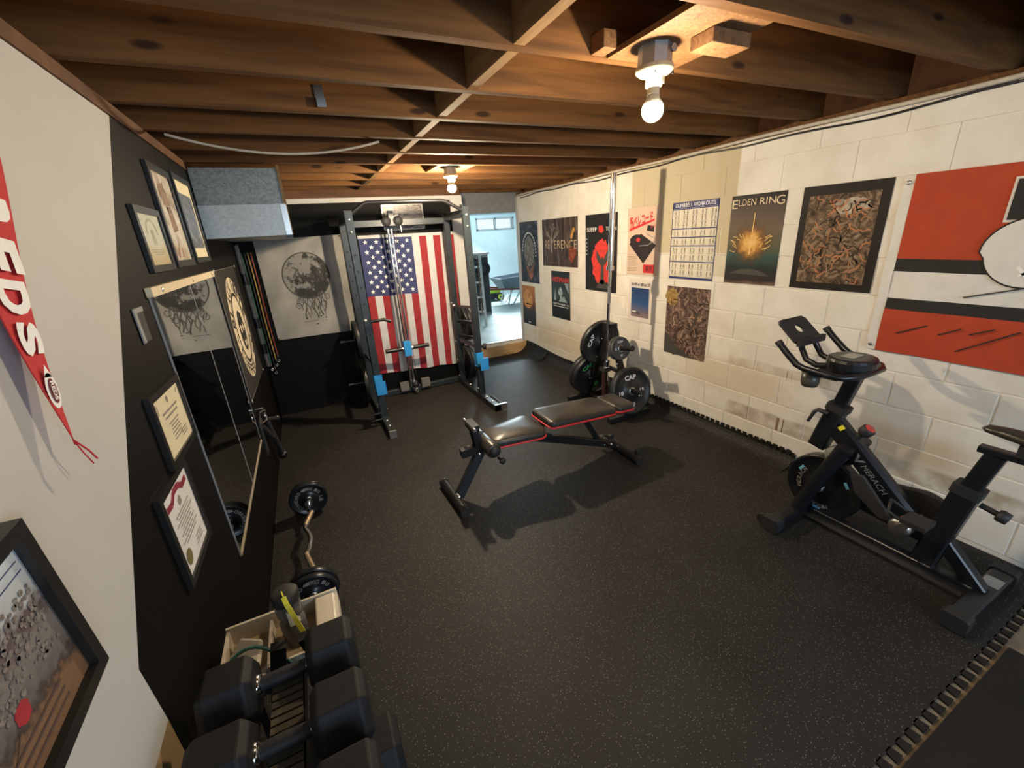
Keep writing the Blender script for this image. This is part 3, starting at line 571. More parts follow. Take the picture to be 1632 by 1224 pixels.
mb = MB(); poly(mb, F, [(w * 0.06, h * 0.47), (w * 0.55, h * 0.17), (w * 0.92, h * 0.45), (w * 0.44, h * 0.62)], 0.0013); fan(mb, F, blob(w * 0.34, h * 0.52, w * 0.26, 24, 0.02, h * 0.09), (w * 0.34, h * 0.52), 0.0014)
poly(mb, F, [(w * 0.62, h * 0.66), (w * 0.84, h * 0.64), (w * 0.84, h * 0.72), (w * 0.64, h * 0.74)], 0.0013); put_text(mb, F, '東京', (w * 0.62, h * 0.05, w * 0.83, h * 0.14), 0.0016, 0.02); mb.build('record_player_art', M('print_soot', (0.025, 0.018, 0.020), 0.4, var=0.3), o)
mb = MB(); fan(mb, F, circ(w * 0.36, h * 0.53, w * 0.07, 16, h * 0.03), (w * 0.36, h * 0.53), 0.0018); mb.build('record_label_art', M('print_scarlet2', (0.55, 0.04, 0.05), 0.5), o)
mb = MB(); ribbon(mb, F, [(w * 0.86, h * 0.47), (w * 0.88, h * 0.55), (w * 0.66, h * 0.60), (w * 0.60, h * 0.63)], 0.006, 0.0018); ribbon(mb, F, [(w * 0.40, h * 0.44), (w * 0.66, h * 0.45), (w * 0.84, h * 0.50)], 0.008, 0.0018); mb.build('tonearm_art', m_satin, o)
mb = MB(); [rect(mb, F, w * 0.04, h * (0.05 + 0.025 * k), w * (0.30 + 0.03 * (k % 3)), h * (0.056 + 0.025 * k), 0.0013) for k in range(11)]; mb.build('small_print', m_inkg, o)['kind'] = 'stuff'
# 7 city pop
o, F, w, h = sheet('poster', 'small white bordered night sky poster with Japanese title', 'poster', 3.216, 2.90, 0.818, 1.224, M('print_offwhite', (0.66, 0.60, 0.56), 0.5, var=0.04), PG, x=2.860, curl=0.006)
a = GRAD('print_night', [(0.0, (0.28, 0.20, 0.19)), (0.18, (0.20, 0.15, 0.16)), (0.25, (0.12, 0.12, 0.17)), (0.45, (0.03, 0.08, 0.22)), (1.0, (0.008, 0.014, 0.05))], 0.40)
rect(MB(), F, w * 0.13, h * 0.12, w * 0.86, h * 0.80, 0.0065).build('night_scene', a, o)
put_text(MB(), F, 'シティポップ', (w * 0.12, h * 0.84, w * 0.9, h * 0.925), 0.0065, 0.035).build('lettering', m_ink, o)
mb = MB(); rd = random.Random(9)
for k in range(9): x_, y_ = w * rd.uniform(0.18, 0.82), h * rd.uniform(0.58, 0.78); rect(mb, F, x_, y_, x_ + 0.003, y_ + 0.003, 0.007)
rect(mb, F, w * 0.2, h * 0.22, w * 0.36, h * 0.25, 0.007); mb.build('lights', m_tpr, o)['kind'] = 'stuff'
mb = MB(); poly(mb, F, [(w * 0.16, h * 0.20), (w * 0.55, h * 0.17), (w * 0.5, h * 0.22), (w * 0.34, h * 0.255), (w * 0.2, h * 0.25)], 0.0068); mb.build('car_art', m_ink, o)
# 8 workout chart
m_navy = M('print_navy', (0.035, 0.045, 0.16), 0.35, var=0.05)
o, F, w, h = sheet('poster', 'white exercise chart with navy bars, headed DUMBBELL WORKOUTS', 'poster', 2.726, 2.285, 1.256, 1.855, M('print_chart', (0.66, 0.61, 0.50), 0.3, var=0.03), PG)
mb = MB(); rect(mb, F, 0, h * 0.92, w, h)
for vv in (0.905, 0.655, 0.545, 0.435, 0.225): rect(mb, F, w * 0.01, h * vv, w * 0.99, h * (vv + 0.013))
rect(mb, F, 0, 0, w, h * 0.03); rect(mb, F, 0, 0, 0.006, h); rect(mb, F, w - 0.006, 0, w, h); mb.build('navy_bars', m_navy, o)
put_text(MB(), F, 'DUMBBELL WORKOUTS', (w * 0.07, h * 0.937, w * 0.93, h * 0.985), 0.0016, 0.0).build('lettering', m_tpr, o)
mb = MB(); rd = random.Random(21)
for (v0, v1, rows) in ((0.67, 0.90, 3), (0.56, 0.65, 1), (0.45, 0.54, 1), (0.24, 0.43, 2), (0.04, 0.22, 2)):
    for r_ in range(rows):
        for c_ in range(5):
            for s_ in range(2):
                x_ = w * (0.10 + 0.2 * c_ + 0.07 * s_ - 0.02); y_ = h * (v0 + (v1 - v0) * (r_ + 0.5) / rows); q = h * 0.028
                fan(mb, F, circ(x_, y_ + q, 0.004, 7), (x_, y_ + q)); ribbon(mb, F, [(x_, y_ + q * 0.8), (x_ + rd.uniform(-.004, .004), y_)], 0.005)
                ribbon(mb, F, [(x_, y_), (x_ - 0.006, y_ - q)], 0.0035); ribbon(mb, F, [(x_, y_), (x_ + rd.uniform(0.002, 0.012), y_ - q)], 0.0035); ribbon(mb, F, [(x_ - 0.009, y_ + rd.uniform(-.006, .014)), (x_, y_ + q * 0.6), (x_ + 0.009, y_ + rd.uniform(-.006, .014))], 0.003)
            rect(mb, F, w * (0.05 + 0.2 * c_), y_ - h * 0.04, w * (0.17 + 0.2 * c_), y_ - h * 0.036)
mb.build('exercise_figures', m_inkg, o)['kind'] = 'stuff'
# 9 and 11 teeming figure prints -> generic tangles
def tangle(o, F, u0, v0, u1, v1, mats, n, seed):
    rd = random.Random(seed)
    for q, m in enumerate(mats):
        mb = MB()
        for k in range(n):
            x, y = rd.uniform(u0 + .02, u1 - .02), rd.uniform(v0 + .02, v1 - .02); pts = [(x, y)]; an = rd.uniform(0, 6.28)
            for s in range(5):
                an += rd.uniform(-0.9, 0.9); x += 0.014 * math.cos(an); y += 0.016 * math.sin(an); pts.append((min(max(x, u0), u1), min(max(y, v0), v1)))
            ribbon(mb, F, pts, rd.uniform(0.004, 0.010), 0.0012 + 0.0003 * q)
        mb.build('tangled_art', m, o)['kind'] = 'stuff'
a = ART('print_umber', [(0.3, (0.02, 0.013, 0.012)), (0.5, (0.11, 0.07, 0.055)), (0.62, (0.22, 0.15, 0.12)), (0.8, (0.36, 0.27, 0.20))], 11, 8, 3)
o, F, w, h = sheet('poster', 'unframed brown poster of tangled twisting forms, under the exercise chart', 'poster', 2.73, 2.285, 0.592, 1.19, a, PG)
tangle(o, F, 0, 0, w, h, [M('print_t1', (0.30, 0.21, 0.17), 0.4), M('print_t2', (0.035, 0.02, 0.02), 0.4), M('print_t3', (0.42, 0.26, 0.18), 0.4)], 26, 2)
fan(MB(), F, blob(w * 0.14, h * 0.86, w * 0.16, 20, 0.35, h * 0.11, 3), (w * 0.14, h * 0.86), 0.0012).build('golden_patch', M('print_honey', (0.30, 0.19, 0.065), 0.4, var=0.55, scale=45), o)
mb = MB(); poly(mb, F, [(0.002, 0.002), (w * 0.75, 0.002), (w * 0.36, h * 0.12), (w * 0.1, h * 0.26), (0.002, h * 0.3)], 0.0024); poly(mb, F, [(w * 0.62, h * 0.42), (w * 0.70, h * 0.46), (w * 0.80, h * 0.68), (w * 0.75, h * 0.67)], 0.0024); mb.build('dark_patches', m_ink, o)
# 10 ELDEN RING
a = GRAD('print_golden_storm', [(0.0, (0.16, 0.10, 0.07)), (0.05, (0.03, 0.02, 0.02)), (0.18, (0.015, 0.022, 0.022)), (0.32, (0.03, 0.07, 0.06)), (0.45, (0.10, 0.09, 0.05)), (0.62, (0.13, 0.095, 0.065)), (0.86, (0.07, 0.05, 0.04)), (0.93, (0.01, 0.008, 0.008))], 0.6, noise=0.12, scale=7)
o, F, w, h = sheet('poster', 'dark poster with golden glow in a stormy sky, titled ELDEN RING', 'poster', 2.182, 1.79, 1.256, 1.853, a, PG)
m_pmt = M('print_parchment', (0.66, 0.55, 0.38), 0.5)
for q_, b_ in (('E', (0.02, 0.86, 0.13, 0.955)), ('LDEN', (0.14, 0.885, 0.47, 0.955)), ('RIN', (0.54, 0.885, 0.82, 0.955)), ('G', (0.83, 0.87, 0.97, 0.96))): put_text(MB(), F, q_, (w * b_[0], h * b_[1], w * b_[2], h * b_[3])).build('lettering', m_pmt, o)
mb = MB(); rd = random.Random(5)
fan(mb, F, circ(w * 0.46, h * 0.47, w * 0.46, 40, h * 0.30), (w * 0.46, h * 0.47), 0.0012)
m_glow, tt, P_, N_, L_ = nt('print_golden_glow'); P_.inputs['Roughness'].default_value = 0.5
cc_ = N_.new('ShaderNodeTexCoord'); mp_ = N_.new('ShaderNodeMapping'); mp_.inputs['Location'].default_value = (0, w * 0.46, -h * 0.47); L_.new(cc_.outputs['Object'], mp_.inputs['Vector'])
sc_ = N_.new('ShaderNodeVectorMath'); sc_.operation = 'MULTIPLY'; sc_.inputs[1].default_value = (0, 1 / (w * 0.46), 1 / (h * 0.30)); L_.new(mp_.outputs[0], sc_.inputs[0])
ln_ = N_.new('ShaderNodeVectorMath'); ln_.operation = 'LENGTH'; L_.new(sc_.outputs[0], ln_.inputs[0])
nn_ = N_.new('ShaderNodeTexNoise'); nn_.inputs['Scale'].default_value = 22; nn_.inputs['Detail'].default_value = 6; L_.new(cc_.outputs['Object'], nn_.inputs['Vector'])
ma_ = N_.new('ShaderNodeMath'); ma_.operation = 'MULTIPLY_ADD'; ma_.inputs[1].default_value = 0.7; L_.new(nn_.outputs['Fac'], ma_.inputs[0]); sb_ = N_.new('ShaderNodeMath'); sb_.operation = 'SUBTRACT'; sb_.inputs[1].default_value = 0.35; L_.new(ln_.outputs['Value'], sb_.inputs[0]); L_.new(sb_.outputs[0], ma_.inputs[2])
rg_ = ramp(N_, [(0.0, (0.85, 0.58, 0.20)), (0.3, (0.62, 0.32, 0.08)), (0.6, (0.28, 0.12, 0.035)), (1.0, (0.10, 0.06, 0.03))]); L_.new(ma_.outputs[0], rg_.inputs['Fac']); L_.new(rg_.outputs['Color'], P_.inputs['Base Color'])
ra_ = ramp(N_, [(0.25, (0.9, 0.9, 0.9)), (0.85, (0, 0, 0))]); L_.new(ma_.outputs[0], ra_.inputs['Fac']); L_.new(ra_.outputs['Color'], P_.inputs['Alpha'])
mb.build('golden_glow', m_glow, o)
mb = MB()
for k in range(26):
    x = w * (0.46 + rd.uniform(-0.3, 0.3)); y = h * (0.42 + rd.uniform(-0.06, 0.12)); ribbon(mb, F, [(x, y), (x + (x - w * 0.46) * 0.35, y + h * rd.uniform(0.01, 0.06))], 0.004, 0.0016)
ribbon(mb, F, [(w * 0.46, h * 0.34), (w * 0.48, h * 0.80)], 0.006, 0.0016); mb.build('bright_sparks', M('print_bright_gold', (0.80, 0.55, 0.20), 0.4), o)['kind'] = 'stuff'
mb = MB(); poly(mb, F, [(w * 0.1, h * 0.12), (w * 0.9, h * 0.10), (w * 0.7, h * 0.16), (w * 0.5, h * 0.18), (w * 0.3, h * 0.17)], 0.0016); mb.build('dark_mound', m_ink, o)
# 11 framed-look print with black border
o, F, w, h = sheet('poster', 'large brown print of tangled forms with wide black border, beside the orange flag', 'poster', 1.692, 1.24, 1.257, 1.855, M('print_border', (0.014, 0.012, 0.010), 0.4), PG)
a = ART('print_bronze', [(0.3, (0.025, 0.016, 0.010)), (0.5, (0.11, 0.07, 0.04)), (0.65, (0.24, 0.17, 0.11)), (0.82, (0.42, 0.36, 0.28))], 12, 8, 3)
rect(MB(), F, w * 0.09, h * 0.07, w * 0.90, h * 0.91, 0.0011).build('print_field', a, o)
tangle(o, F, w * 0.10, h * 0.08, w * 0.89, h * 0.90, [M('print_b1', (0.24, 0.16, 0.10), 0.4), M('print_b2', (0.03, 0.018, 0.012), 0.4), M('print_b3', (0.40, 0.17, 0.08), 0.4)], 40, 6)
mb = MB(); fan(mb, F, blob(w * 0.62, h * 0.80, w * 0.2, 22, 0.3, h * 0.07, 3), (w * 0.62, h * 0.80), 0.0012); mb.build('pale_patch', M('print_haze', (0.36, 0.31, 0.24), 0.5, var=0.4, scale=30), o)
# ------------------------------------------------------------------ orange striped flag on the block wall
FW, FH = 1.52, 0.905; FF = RW(1.15, 0.95, 2.858)
fl = thing('wall_flag', 'orange, black and white striped cloth flag with white hoist and helmet print', 'flag', (2.858, 1.15, 0.95))
def clothz(u, v, amp=0.006): return amp * (1.2 + math.sin(u * 9 + v * 4) * math.sin(v * 11 - u * 3) + 0.5 * math.sin(u * 23 + v * 17))
def cloth(F, u0, v0, u1, v1, nu, nv, fz, mi=0, mb=None, lift=0.0):
    mb = mb or MB(); vs = [F(u0 + (u1 - u0) * i / nu, v0 + (v1 - v0) * j / nv, fz(u0 + (u1 - u0) * i / nu, v0 + (v1 - v0) * j / nv) + lift) for j in range(nv + 1) for i in range(nu + 1)]
    return mb.add(vs, [(j * (nu + 1) + i, j * (nu + 1) + i + 1, (j + 1) * (nu + 1) + i + 1, (j + 1) * (nu + 1) + i) for j in range(nv) for i in range(nu)], mi, True)
fz = lambda u, v: clothz(u, v, 0.0045)
for nm, v0, v1, m in (('orange_stripe', 0.0, 0.235, m_orange), ('black_stripe', 0.235, 0.295, m_cblack), ('white_stripe', 0.295, 0.435, m_cwhite), ('black_stripe', 0.435, 0.50, m_cblack), ('orange_stripe', 0.50, FH, m_orange)):
    cloth(FF, 0, v0, FW, v1, 60, 12, fz).build(nm, m, fl)
cloth(FF, -0.045, 0, 0.0, FH, 3, 24, lambda u, v: 0.004 + 0.003 * math.sin(v * 20)).build('hoist_band', m_cwhite, fl)
for v in (0.03, FH - 0.035): MB().lathe(FF(-0.024, v, 0.008), FF.n, [(0.004, 0), (0.010, 0.0), (0.010, 0.003), (0.004, 0.003)], 12).build('grommet', m_satin, fl)
mb = MB(); hx, hy = 0.475, 0.535
fan(mb, FF, [(hx + 0.17 * math.cos(a) * (1.0 if math.sin(a) > 0 else 0.9), hy + 0.155 * math.sin(a)) for a in [2 * PI * k / 36 for k in range(36)]], (hx, hy), 0.0165); mb.build('helmet_outline', m_cblack, fl)
mb = MB(); fan(mb, FF, [(hx + 0.163 * math.cos(a) * (1.0 if math.sin(a) > 0 else 0.9), hy + 0.148 * math.sin(a)) for a in [2 * PI * k / 36 for k in range(36)]], (hx, hy), 0.0175); mb.build('helmet_print', m_cwhite, fl)
mb = MB(); poly(mb, FF, [(hx + 0.02, hy - 0.06), (hx + 0.14, hy + 0.03), (hx + 0.145, hy - 0.05), (hx + 0.06, hy - 0.09)], 0.0185); mb.build('helmet_opening', M('print_cool_grey', (0.30, 0.30, 0.30), 0.7), fl)
mb = MB(); ribbon(mb, FF, [(hx - 0.02, hy - 0.10), (hx + 0.10, hy - 0.02), (hx + 0.20, hy + 0.0)], 0.012, 0.0195); ribbon(mb, FF, [(hx - 0.03, hy - 0.06), (hx + 0.02, hy - 0.12), (hx + 0.12, hy - 0.13), (hx + 0.21, hy - 0.08)], 0.014, 0.0195); mb.build('face_guard', m_tpr, fl)
mb = MB()
for p, q in (((0.30, 0.325), (0.62, 0.425)), ((0.50, 0.33), (0.72, 0.40)), ((0.08, 0.11), (0.20, 0.17)), ((0.25, 0.13), (0.33, 0.175)), ((0.33, 0.06), (0.52, 0.19)), ((0.36, 0.15), (0.44, 0.19)), ((0.58, 0.04), (0.72, 0.12))): ribbon(mb, FF, [p, q], 0.006, 0.013)
mb.build('speed_lines', m_cblack, fl)
m_ltr = M('flag_letter_edge', (0.62, 0.58, 0.54), 0.7)
put_text(MB(), FF, 'BENGALS', (0.352, 0.660, 1.425, 0.850), 0.012, 0.075).build('letter_edge', m_ltr, fl)
put_text(MB(), FF, 'BENGALS', (0.362, 0.670, 1.415, 0.840), 0.0135, 0.045).build('lettering', m_cblack, fl)
# ------------------------------------------------------------------ left wall
def LW(y, z, x=XL + 0.003): return FR((x, y, z), (0, 1, 0), (0, 0, 1))
# two mirror sheets between a cream top strip and a bottom rail
for y0, y1, lab in ((1.868, 2.497, 'mirror sheet nearer the framed certificates on black wall'), (2.503, 3.130, 'mirror sheet beside the round skull banner on black wall')):
    t = thing('wall_mirror', lab, 'mirror', (XL, y0, 0.46), 'wall mirrors side by side')
    MB().box((XL + 0.001, y0, 0.462), (XL + 0.006, y1, 1.602)).build('glass', m_mirror, t)
    F = LW(y0, 0.46, XL + 0.006); MB().box((XL + 0.001, y0 - 0.003, 0.46), (XL + 0.007, y0, 1.60)).build('edge_trim', m_gtape, t); MB().box((XL + 0.001, y1, 0.46), (XL + 0.007, y1 + 0.0025, 1.60)).build('edge_trim', m_gtape, t)
t = thing('mirror_top_strip', 'cream wooden strip screwed across the top of the mirrors', 'strip', (XL, 1.85, 1.575))
MB().box((XL + 0.001, 1.855, 1.572), (XL + 0.020, 3.135, 1.604)).build('strip', m_cream, t)
for y in (1.98, 2.52, 3.05): MB().lathe((XL + 0.020, y, 1.588), (1, 0, 0), [(0, 0.004), (0.008, 0.003), (0.010, 0), (0, 0)], 12).build('screw', m_bolt, t)
tag(MB().box((XL + 0.001, 1.86, 0.450), (XL + 0.010, 3.14, 0.461)).build('mirror_rail', M('dull_brass_rail', (0.30, 0.26, 0.19), 0.5), loc=(XL, 2.5, 0.45)), 'thin pale rail holding the bottom edge of the mirrors', 'strip')
# framed pictures
def framed(name, label, cat, y0, y1, z0, z1, matp, rot=0.0, b=0.025, depth=0.015, x=XL + 0.001, lean=0.0):
    u = Vector((0, math.cos(rot), math.sin(rot))); v = Vector((math.sin(lean), -math.sin(rot) * math.cos(lean), math.cos(rot) * math.cos(lean))); o3 = (x, y0, z0)
    F = FR(o3, u, v); w, h = y1 - y0, z1 - z0; t = thing(name, label, cat, o3)
    mb = MB()
    for p in ([(0, 0), (w, 0), (w - b, b), (b, b)], [(w, 0), (w, h), (w - b, h - b), (w - b, b)], [(w, h), (0, h), (b, h - b), (w - b, h - b)], [(0, h), (0, 0), (b, b), (b, h - b)]): mb.prism(F, p, 0, depth)
    mb.build('frame', m_frame, t); s = MB().prism(F, [(b, b), (w - b, b), (w - b, h - b), (b, h - b)], 0.0, depth * 0.55).build('print', matp, t)
    return t, F, w, h, depth * 0.55 + 0.0008, s
def lines(mb, F, u0, u1, v0, v1, n, lift, seed=1, th=0.004, centre=True):
    rd = random.Random(seed)
    for k in range(n):
        v = v0 + (v1 - v0) * (k + 0.5) / n; q = rd.uniform(0.55, 1.0) * (u1 - u0) / 2; c = (u0 + u1) / 2; rect(mb, F, c - q, v - th / 2, c + q, v + th / 2, lift)
m_parch = GRAD('aged_print', [(0.0, (0.45, 0.36, 0.2)), (0.3, (0.52, 0.46, 0.30)), (0.5, (0.55, 0.56, 0.46)), (1, (0.50, 0.52, 0.42))], 0.22)
t, F, w, h, l, s = framed('framed_picture', 'small black framed greenish engraving print, lowest of the top wall frames', 'picture', 1.985, 2.315, 1.648, 1.882, m_parch)
mb = MB(); mb.add([F(w / 2 + r * math.cos(a), h * 0.58 + r * 0.8 * math.sin(a), l) for r in (0.062, 0.074) for a in [PI * k / 16 for k in range(17)]], [(k, k + 1, 18 + k, 17 + k) for k in range(16)]); rect(mb, F, w * 0.44, h * 0.42, w * 0.56, h * 0.66, l); lines(mb, F, w * 0.2, w * 0.8, h * 0.25, h * 0.36, 3, l); mb.build('engraving', M('faint_ink', (0.34, 0.34, 0.27), 0.7), s)['kind'] = 'stuff'
t, F, w, h, l, s = framed('framed_picture', 'tall black framed pale drawing with brown marks at its foot', 'picture', 2.365, 2.735, 1.652, 2.082, ART('sketch_print', [(0.35, (0.22, 0.17, 0.13)), (0.5, (0.52, 0.46, 0.37)), (0.7, (0.60, 0.58, 0.52))], 5, 4, 2), b=0.03)
mb = MB(); fan(mb, F, blob(w * 0.45, h * 0.72, w * 0.16, 18, 0.3, h * 0.14, 4), (w * 0.45, h * 0.72), l); poly(mb, F, [(w * 0.4, h * 0.35), (w * 0.66, h * 0.38), (w * 0.6, h * 0.62), (w * 0.4, h * 0.6)], l); mb.build('drawing', M('sepia', (0.20, 0.13, 0.09), 0.7, var=0.5, scale=40), s)
mb = MB(); [ribbon(mb, F, [(w * (0.3 + 0.2 * k), h * 0.10), (w * (0.36 + 0.2 * k), h * 0.2)], 0.014, l) for k in range(2)]; mb.build('brown_marks', M('brown_ink', (0.28, 0.07, 0.03), 0.6), s)['kind'] = 'stuff'
t, F, w, h, l, s = framed('framed_picture', 'tall black framed dark photo with pale mount, next to the air duct', 'picture', 2.80, 3.215, 1.66, 2.10, m_paper, b=0.028)
rect(MB(), F, w * 0.14, h * 0.17, w * 0.86, h * 0.80, l).build('photo', ART('blue_grey_photo', [(0.3, (0.03, 0.04, 0.06)), (0.6, (0.16, 0.18, 0.21)), (0.8, (0.4, 0.42, 0.45))], 9, 6, 2), s)
t, F, w, h, l, s = framed('framed_certificate', 'cream certificate in black frame, above the white ribbon certificate', 'certificate', 1.49, 1.82, 1.073, 1.312, m_paper, b=0.022, rot=-0.03)
mb = MB(); fan(mb, F, blob(w / 2, h * 0.80, 0.012, 14, 0.2), (w / 2, h * 0.8), l); lines(mb, F, w * 0.18, w * 0.82, h * 0.56, h * 0.70, 2, l, 3, 0.007); lines(mb, F, w * 0.28, w * 0.72, h * 0.24, h * 0.52, 6, l, 4, 0.0045); lines(mb, F, w * 0.58, w * 0.82, h * 0.18, h * 0.30, 3, l, 5, 0.004); ribbon(mb, F, [(w * 0.14, h * 0.7), (w * 0.17, h * 0.78), (w * 0.14, h * 0.84)], 0.006, l); ribbon(mb, F, [(w * 0.82, h * 0.78), (w * 0.86, h * 0.84)], 0.006, l); mb.build('certificate_text', m_inkg, s)['kind'] = 'stuff'
t, F, w, h, l, s = framed('framed_certificate', 'white certificate with dark red ribbon and gold seal in black frame', 'certificate', 1.30, 1.602, 0.768, 1.075, m_paperw, b=0.022, rot=-0.02)
mb = MB(); ribbon(mb, F, [(w * 0.14, h * 0.80), (w * 0.3, h * 0.79), (w * 0.42, h * 0.86), (w * 0.58, h * 0.86), (w * 0.70, h * 0.80), (w * 0.86, h * 0.82)], 0.020, l); mb.build('ribbon_print', M('maroon_ink', (0.22, 0.02, 0.045), 0.6), s)['kind'] = 'stuff'
mb = MB(); fan(mb, F, blob(w * 0.5, h * 0.73, 0.016, 12, 0.3), (w * 0.5, h * 0.73), l); lines(mb, F, w * 0.2, w * 0.8, h * 0.32, h * 0.66, 9, l, 8, 0.004); lines(mb, F, w * 0.5, w * 0.84, h * 0.14, h * 0.26, 3, l, 9, 0.004); mb.build('certificate_text', m_inkg, s)['kind'] = 'stuff'
fan(MB(), F, circ(w * 0.24, h * 0.22, 0.026, 20), (w * 0.24, h * 0.22), l + 0.0004).build('gold_seal', M('gold_seal_foil', (0.26, 0.22, 0.09), 0.4, 0.4), s)
# big crowd photo on the white wall
m_crowd = GRAD('crowd_photo', [(0.0, (0.12, 0.065, 0.035)), (0.30, (0.20, 0.115, 0.065)), (0.36, (0.06, 0.045, 0.04)), (0.42, (0.13, 0.115, 0.11)), (0.58, (0.20, 0.18, 0.17)), (0.72, (0.10, 0.07, 0.07)), (0.80, (0.42, 0.44, 0.46)), (1.0, (0.50, 0.56, 0.62))], 0.31, noise=0.22, scale=60)
t, F, w, h, l, s = framed('framed_photo', 'large black framed team photo with red hat on brown field, on white wall', 'picture', 0.36, 0.840, 0.985, 1.310, m_crowd, rot=0.06, b=0.024, depth=0.03)
fan(MB(), F, blob(w * 0.66, h * 0.34, 0.017, 16, 0.15), (w * 0.66, h * 0.34), l).build('red_hat', M('photo_red', (0.36, 0.03, 0.04), 0.5), s)
mb = MB(); rd = random.Random(12)
for k in range(420):
    u_, v_ = rd.uniform(0.05, w - 0.04), h * rd.uniform(0.38, 0.72); fan(mb, F, circ(u_, v_, rd.uniform(0.0025, 0.006), 7), (u_, v_), l + 0.0001 * (k % 5))
mb.build('crowd', M('photo_uniforms', (0.17, 0.15, 0.14), 0.6, var=0.5, scale=120), s)['kind'] = 'stuff'
mb = MB(); [rect(mb, F, w * 0.1, h * (0.12 + 0.05 * k), w * 0.82, h * (0.135 + 0.05 * k), l) for k in range(3)]; ribbon(mb, F, [(w * 0.45, h * 0.1), (w * 0.62, h * 0.30)], 0.002, l + 0.0004); mb.build('caption_lines', M('photo_dark_ink', (0.08, 0.05, 0.045), 0.6), s)['kind'] = 'stuff'
mb = MB(); [ribbon(mb, F, [(w * 0.5, h * (0.80 + 0.05 * k)), (w * 0.93, h * (0.79 + 0.05 * k))], 0.002, l) for k in range(3)]; rect(mb, F, w * 0.70, h * 0.85, w * 0.74, h * 0.89, l); mb.build('roof_lines', M('photo_navy', (0.04, 0.06, 0.16), 0.6), s)['kind'] = 'stuff'
# pennant
tip = Vector((0, 1.02, 1.372)); cU, cL = Vector((0, 1.152, 1.771)), Vector((0, 0.987, 1.563))
ax = ((cU + cL) / 2 - tip).normalized(); base = tip + ax * 0.76; side = Vector((0, -ax.z, ax.y))
if side.dot(cU - cL) > 0: side = -side
F = FR((XL + 0.010, base.y, base.z), -ax, side.cross(-ax).cross(-ax) if False else side)
if F.n.x < 0: F = FR((XL + 0.010, base.y, base.z), -ax, -side)
PL, PW = 0.76, 0.150
t = thing('pennant', 'long red felt pennant lettered REDS in white, hanging on white wall', 'pennant', tuple(F.o))
pz = lambda u: 0.010 + 0.006 * math.sin(u * 9) + 0.012 * (u / PL) ** 2
mb = MB(); n = 24; vs = []
for i in range(n + 1):
    u = PL * i / n; hw = PW * (1 - i / n) + 0.002; vs += [F(u, -hw, pz(u) + 0.004), F(u, hw, pz(u)), F(u, hw, pz(u) - 0.002), F(u, -hw, pz(u) + 0.002)]
fs = []
for i in range(n):
    for k in range(4): fs.append((i * 4 + k, i * 4 + 4 + k, i * 4 + 4 + (k + 1) % 4, i * 4 + (k + 1) % 4))
mb.add(vs, fs + [(0, 1, 2, 3)], 0); mb.build('felt', m_red, t)
mb = MB(); x_ = 0.298
for ch in 'REDS':
    hh = PW * (1 - (x_ + 0.035) / PL) * 0.80; put_text(mb, F, ch, (x_, -hh, x_ + 0.062, hh), pz(x_ + 0.03) + 0.007, 0.05); x_ += 0.075
mb.build('lettering', m_felt, t)
mb = MB(); cx = 0.652; fan(mb, F, [(cx + 0.034 * math.cos(a), 0.019 * math.sin(a)) for a in [2 * PI * k / 24 for k in range(24)]], (cx, 0), pz(0.65) + 0.006); poly(mb, F, [(cx - 0.026, 0.012), (cx - 0.050, 0.0), (cx - 0.026, -0.012)], pz(0.65) + 0.006); mb.build('emblem_patch', m_felt, t)
mb = MB(); fan(mb, F, [(cx + 0.024 * math.cos(a), 0.012 * math.sin(a)) for a in [2 * PI * k / 24 for k in range(24)]], (cx, 0), pz(0.65) + 0.007); mb.build('emblem_oval', M('dark_maroon_felt', (0.14, 0.015, 0.02), 0.85), t)
put_text(MB(), F, 'REDS', (cx - 0.018, -0.006, cx + 0.018, 0.006), pz(0.65) + 0.008, 0.03).build('emblem_lettering', m_felt, t)
tq = F(PL - 0.01, 0, pz(PL)); mb = MB(); mb.tube([tq, tq + Vector((0.01, 0.010, -0.03)), tq + Vector((0.012, 0.022, -0.055))], 0.0016, 6); mb.tube([tq, tq + Vector((0.006, 0.0, -0.03)), tq + Vector((0.008, 0.012, -0.06))], 0.0012, 6); mb.build('tassel', m_red, t)['kind'] = 'stuff'
# grey switch plate / tag
F = LW(1.665, 1.447); t = thing('wall_tag', 'small grey taped plastic tag on black wall beside the mirror', 'tag', tuple(F(0, 0)))
MB().prism(F, [(0.022, 0.002), (0.078, 0), (0.085, 0.10), (0.022, 0.104)], 0, 0.003).build('plate', M('smoke_film', (0.05, 0.05, 0.05), 0.3), t)
mb = MB(); mb.prism(F, [(0, 0), (0.022, 0.0), (0.022, 0.108), (0, 0.108)], 0, 0.004); mb.prism(F, [(0.022, 0.092), (0.088, 0.094), (0.088, 0.108), (0.022, 0.108)], 0.0, 0.004); mb.build('tape', m_gtape, t)
# round skull-coffee banner board
F = LW(3.17, 0.735, XL + 0.004); BW, BH = 1.00, 0.865
t = thing('banner', 'black hanging banner with cream ringed emblem, beside the mirrors', 'banner', tuple(F(0, 0)))
MB().prism(F, [(0, 0), (BW, -0.03), (BW, BH - 0.005), (0, BH)], 0, 0.006).build('cloth', m_cblack, t)
mb = MB(); mb.tube([F(0, 0, 0.008), F(0, BH, 0.008), F(BW, BH - 0.005, 0.008), F(BW, -0.03, 0.008), F(0, 0, 0.008)], 0.004, 6); mb.build('hem', M('charcoal_hem', (0.09, 0.085, 0.08), 0.6), t)
m_logo = M('cream_emblem', (0.62, 0.54, 0.40), 0.6, var=0.04); cx, cy, ro, ri = 0.50, 0.43, 0.37, 0.235
fan(MB(), F, circ(cx, cy, ro, 48, ro * 1.0), (cx, cy), 0.0085).build('emblem_disc', m_logo, t)
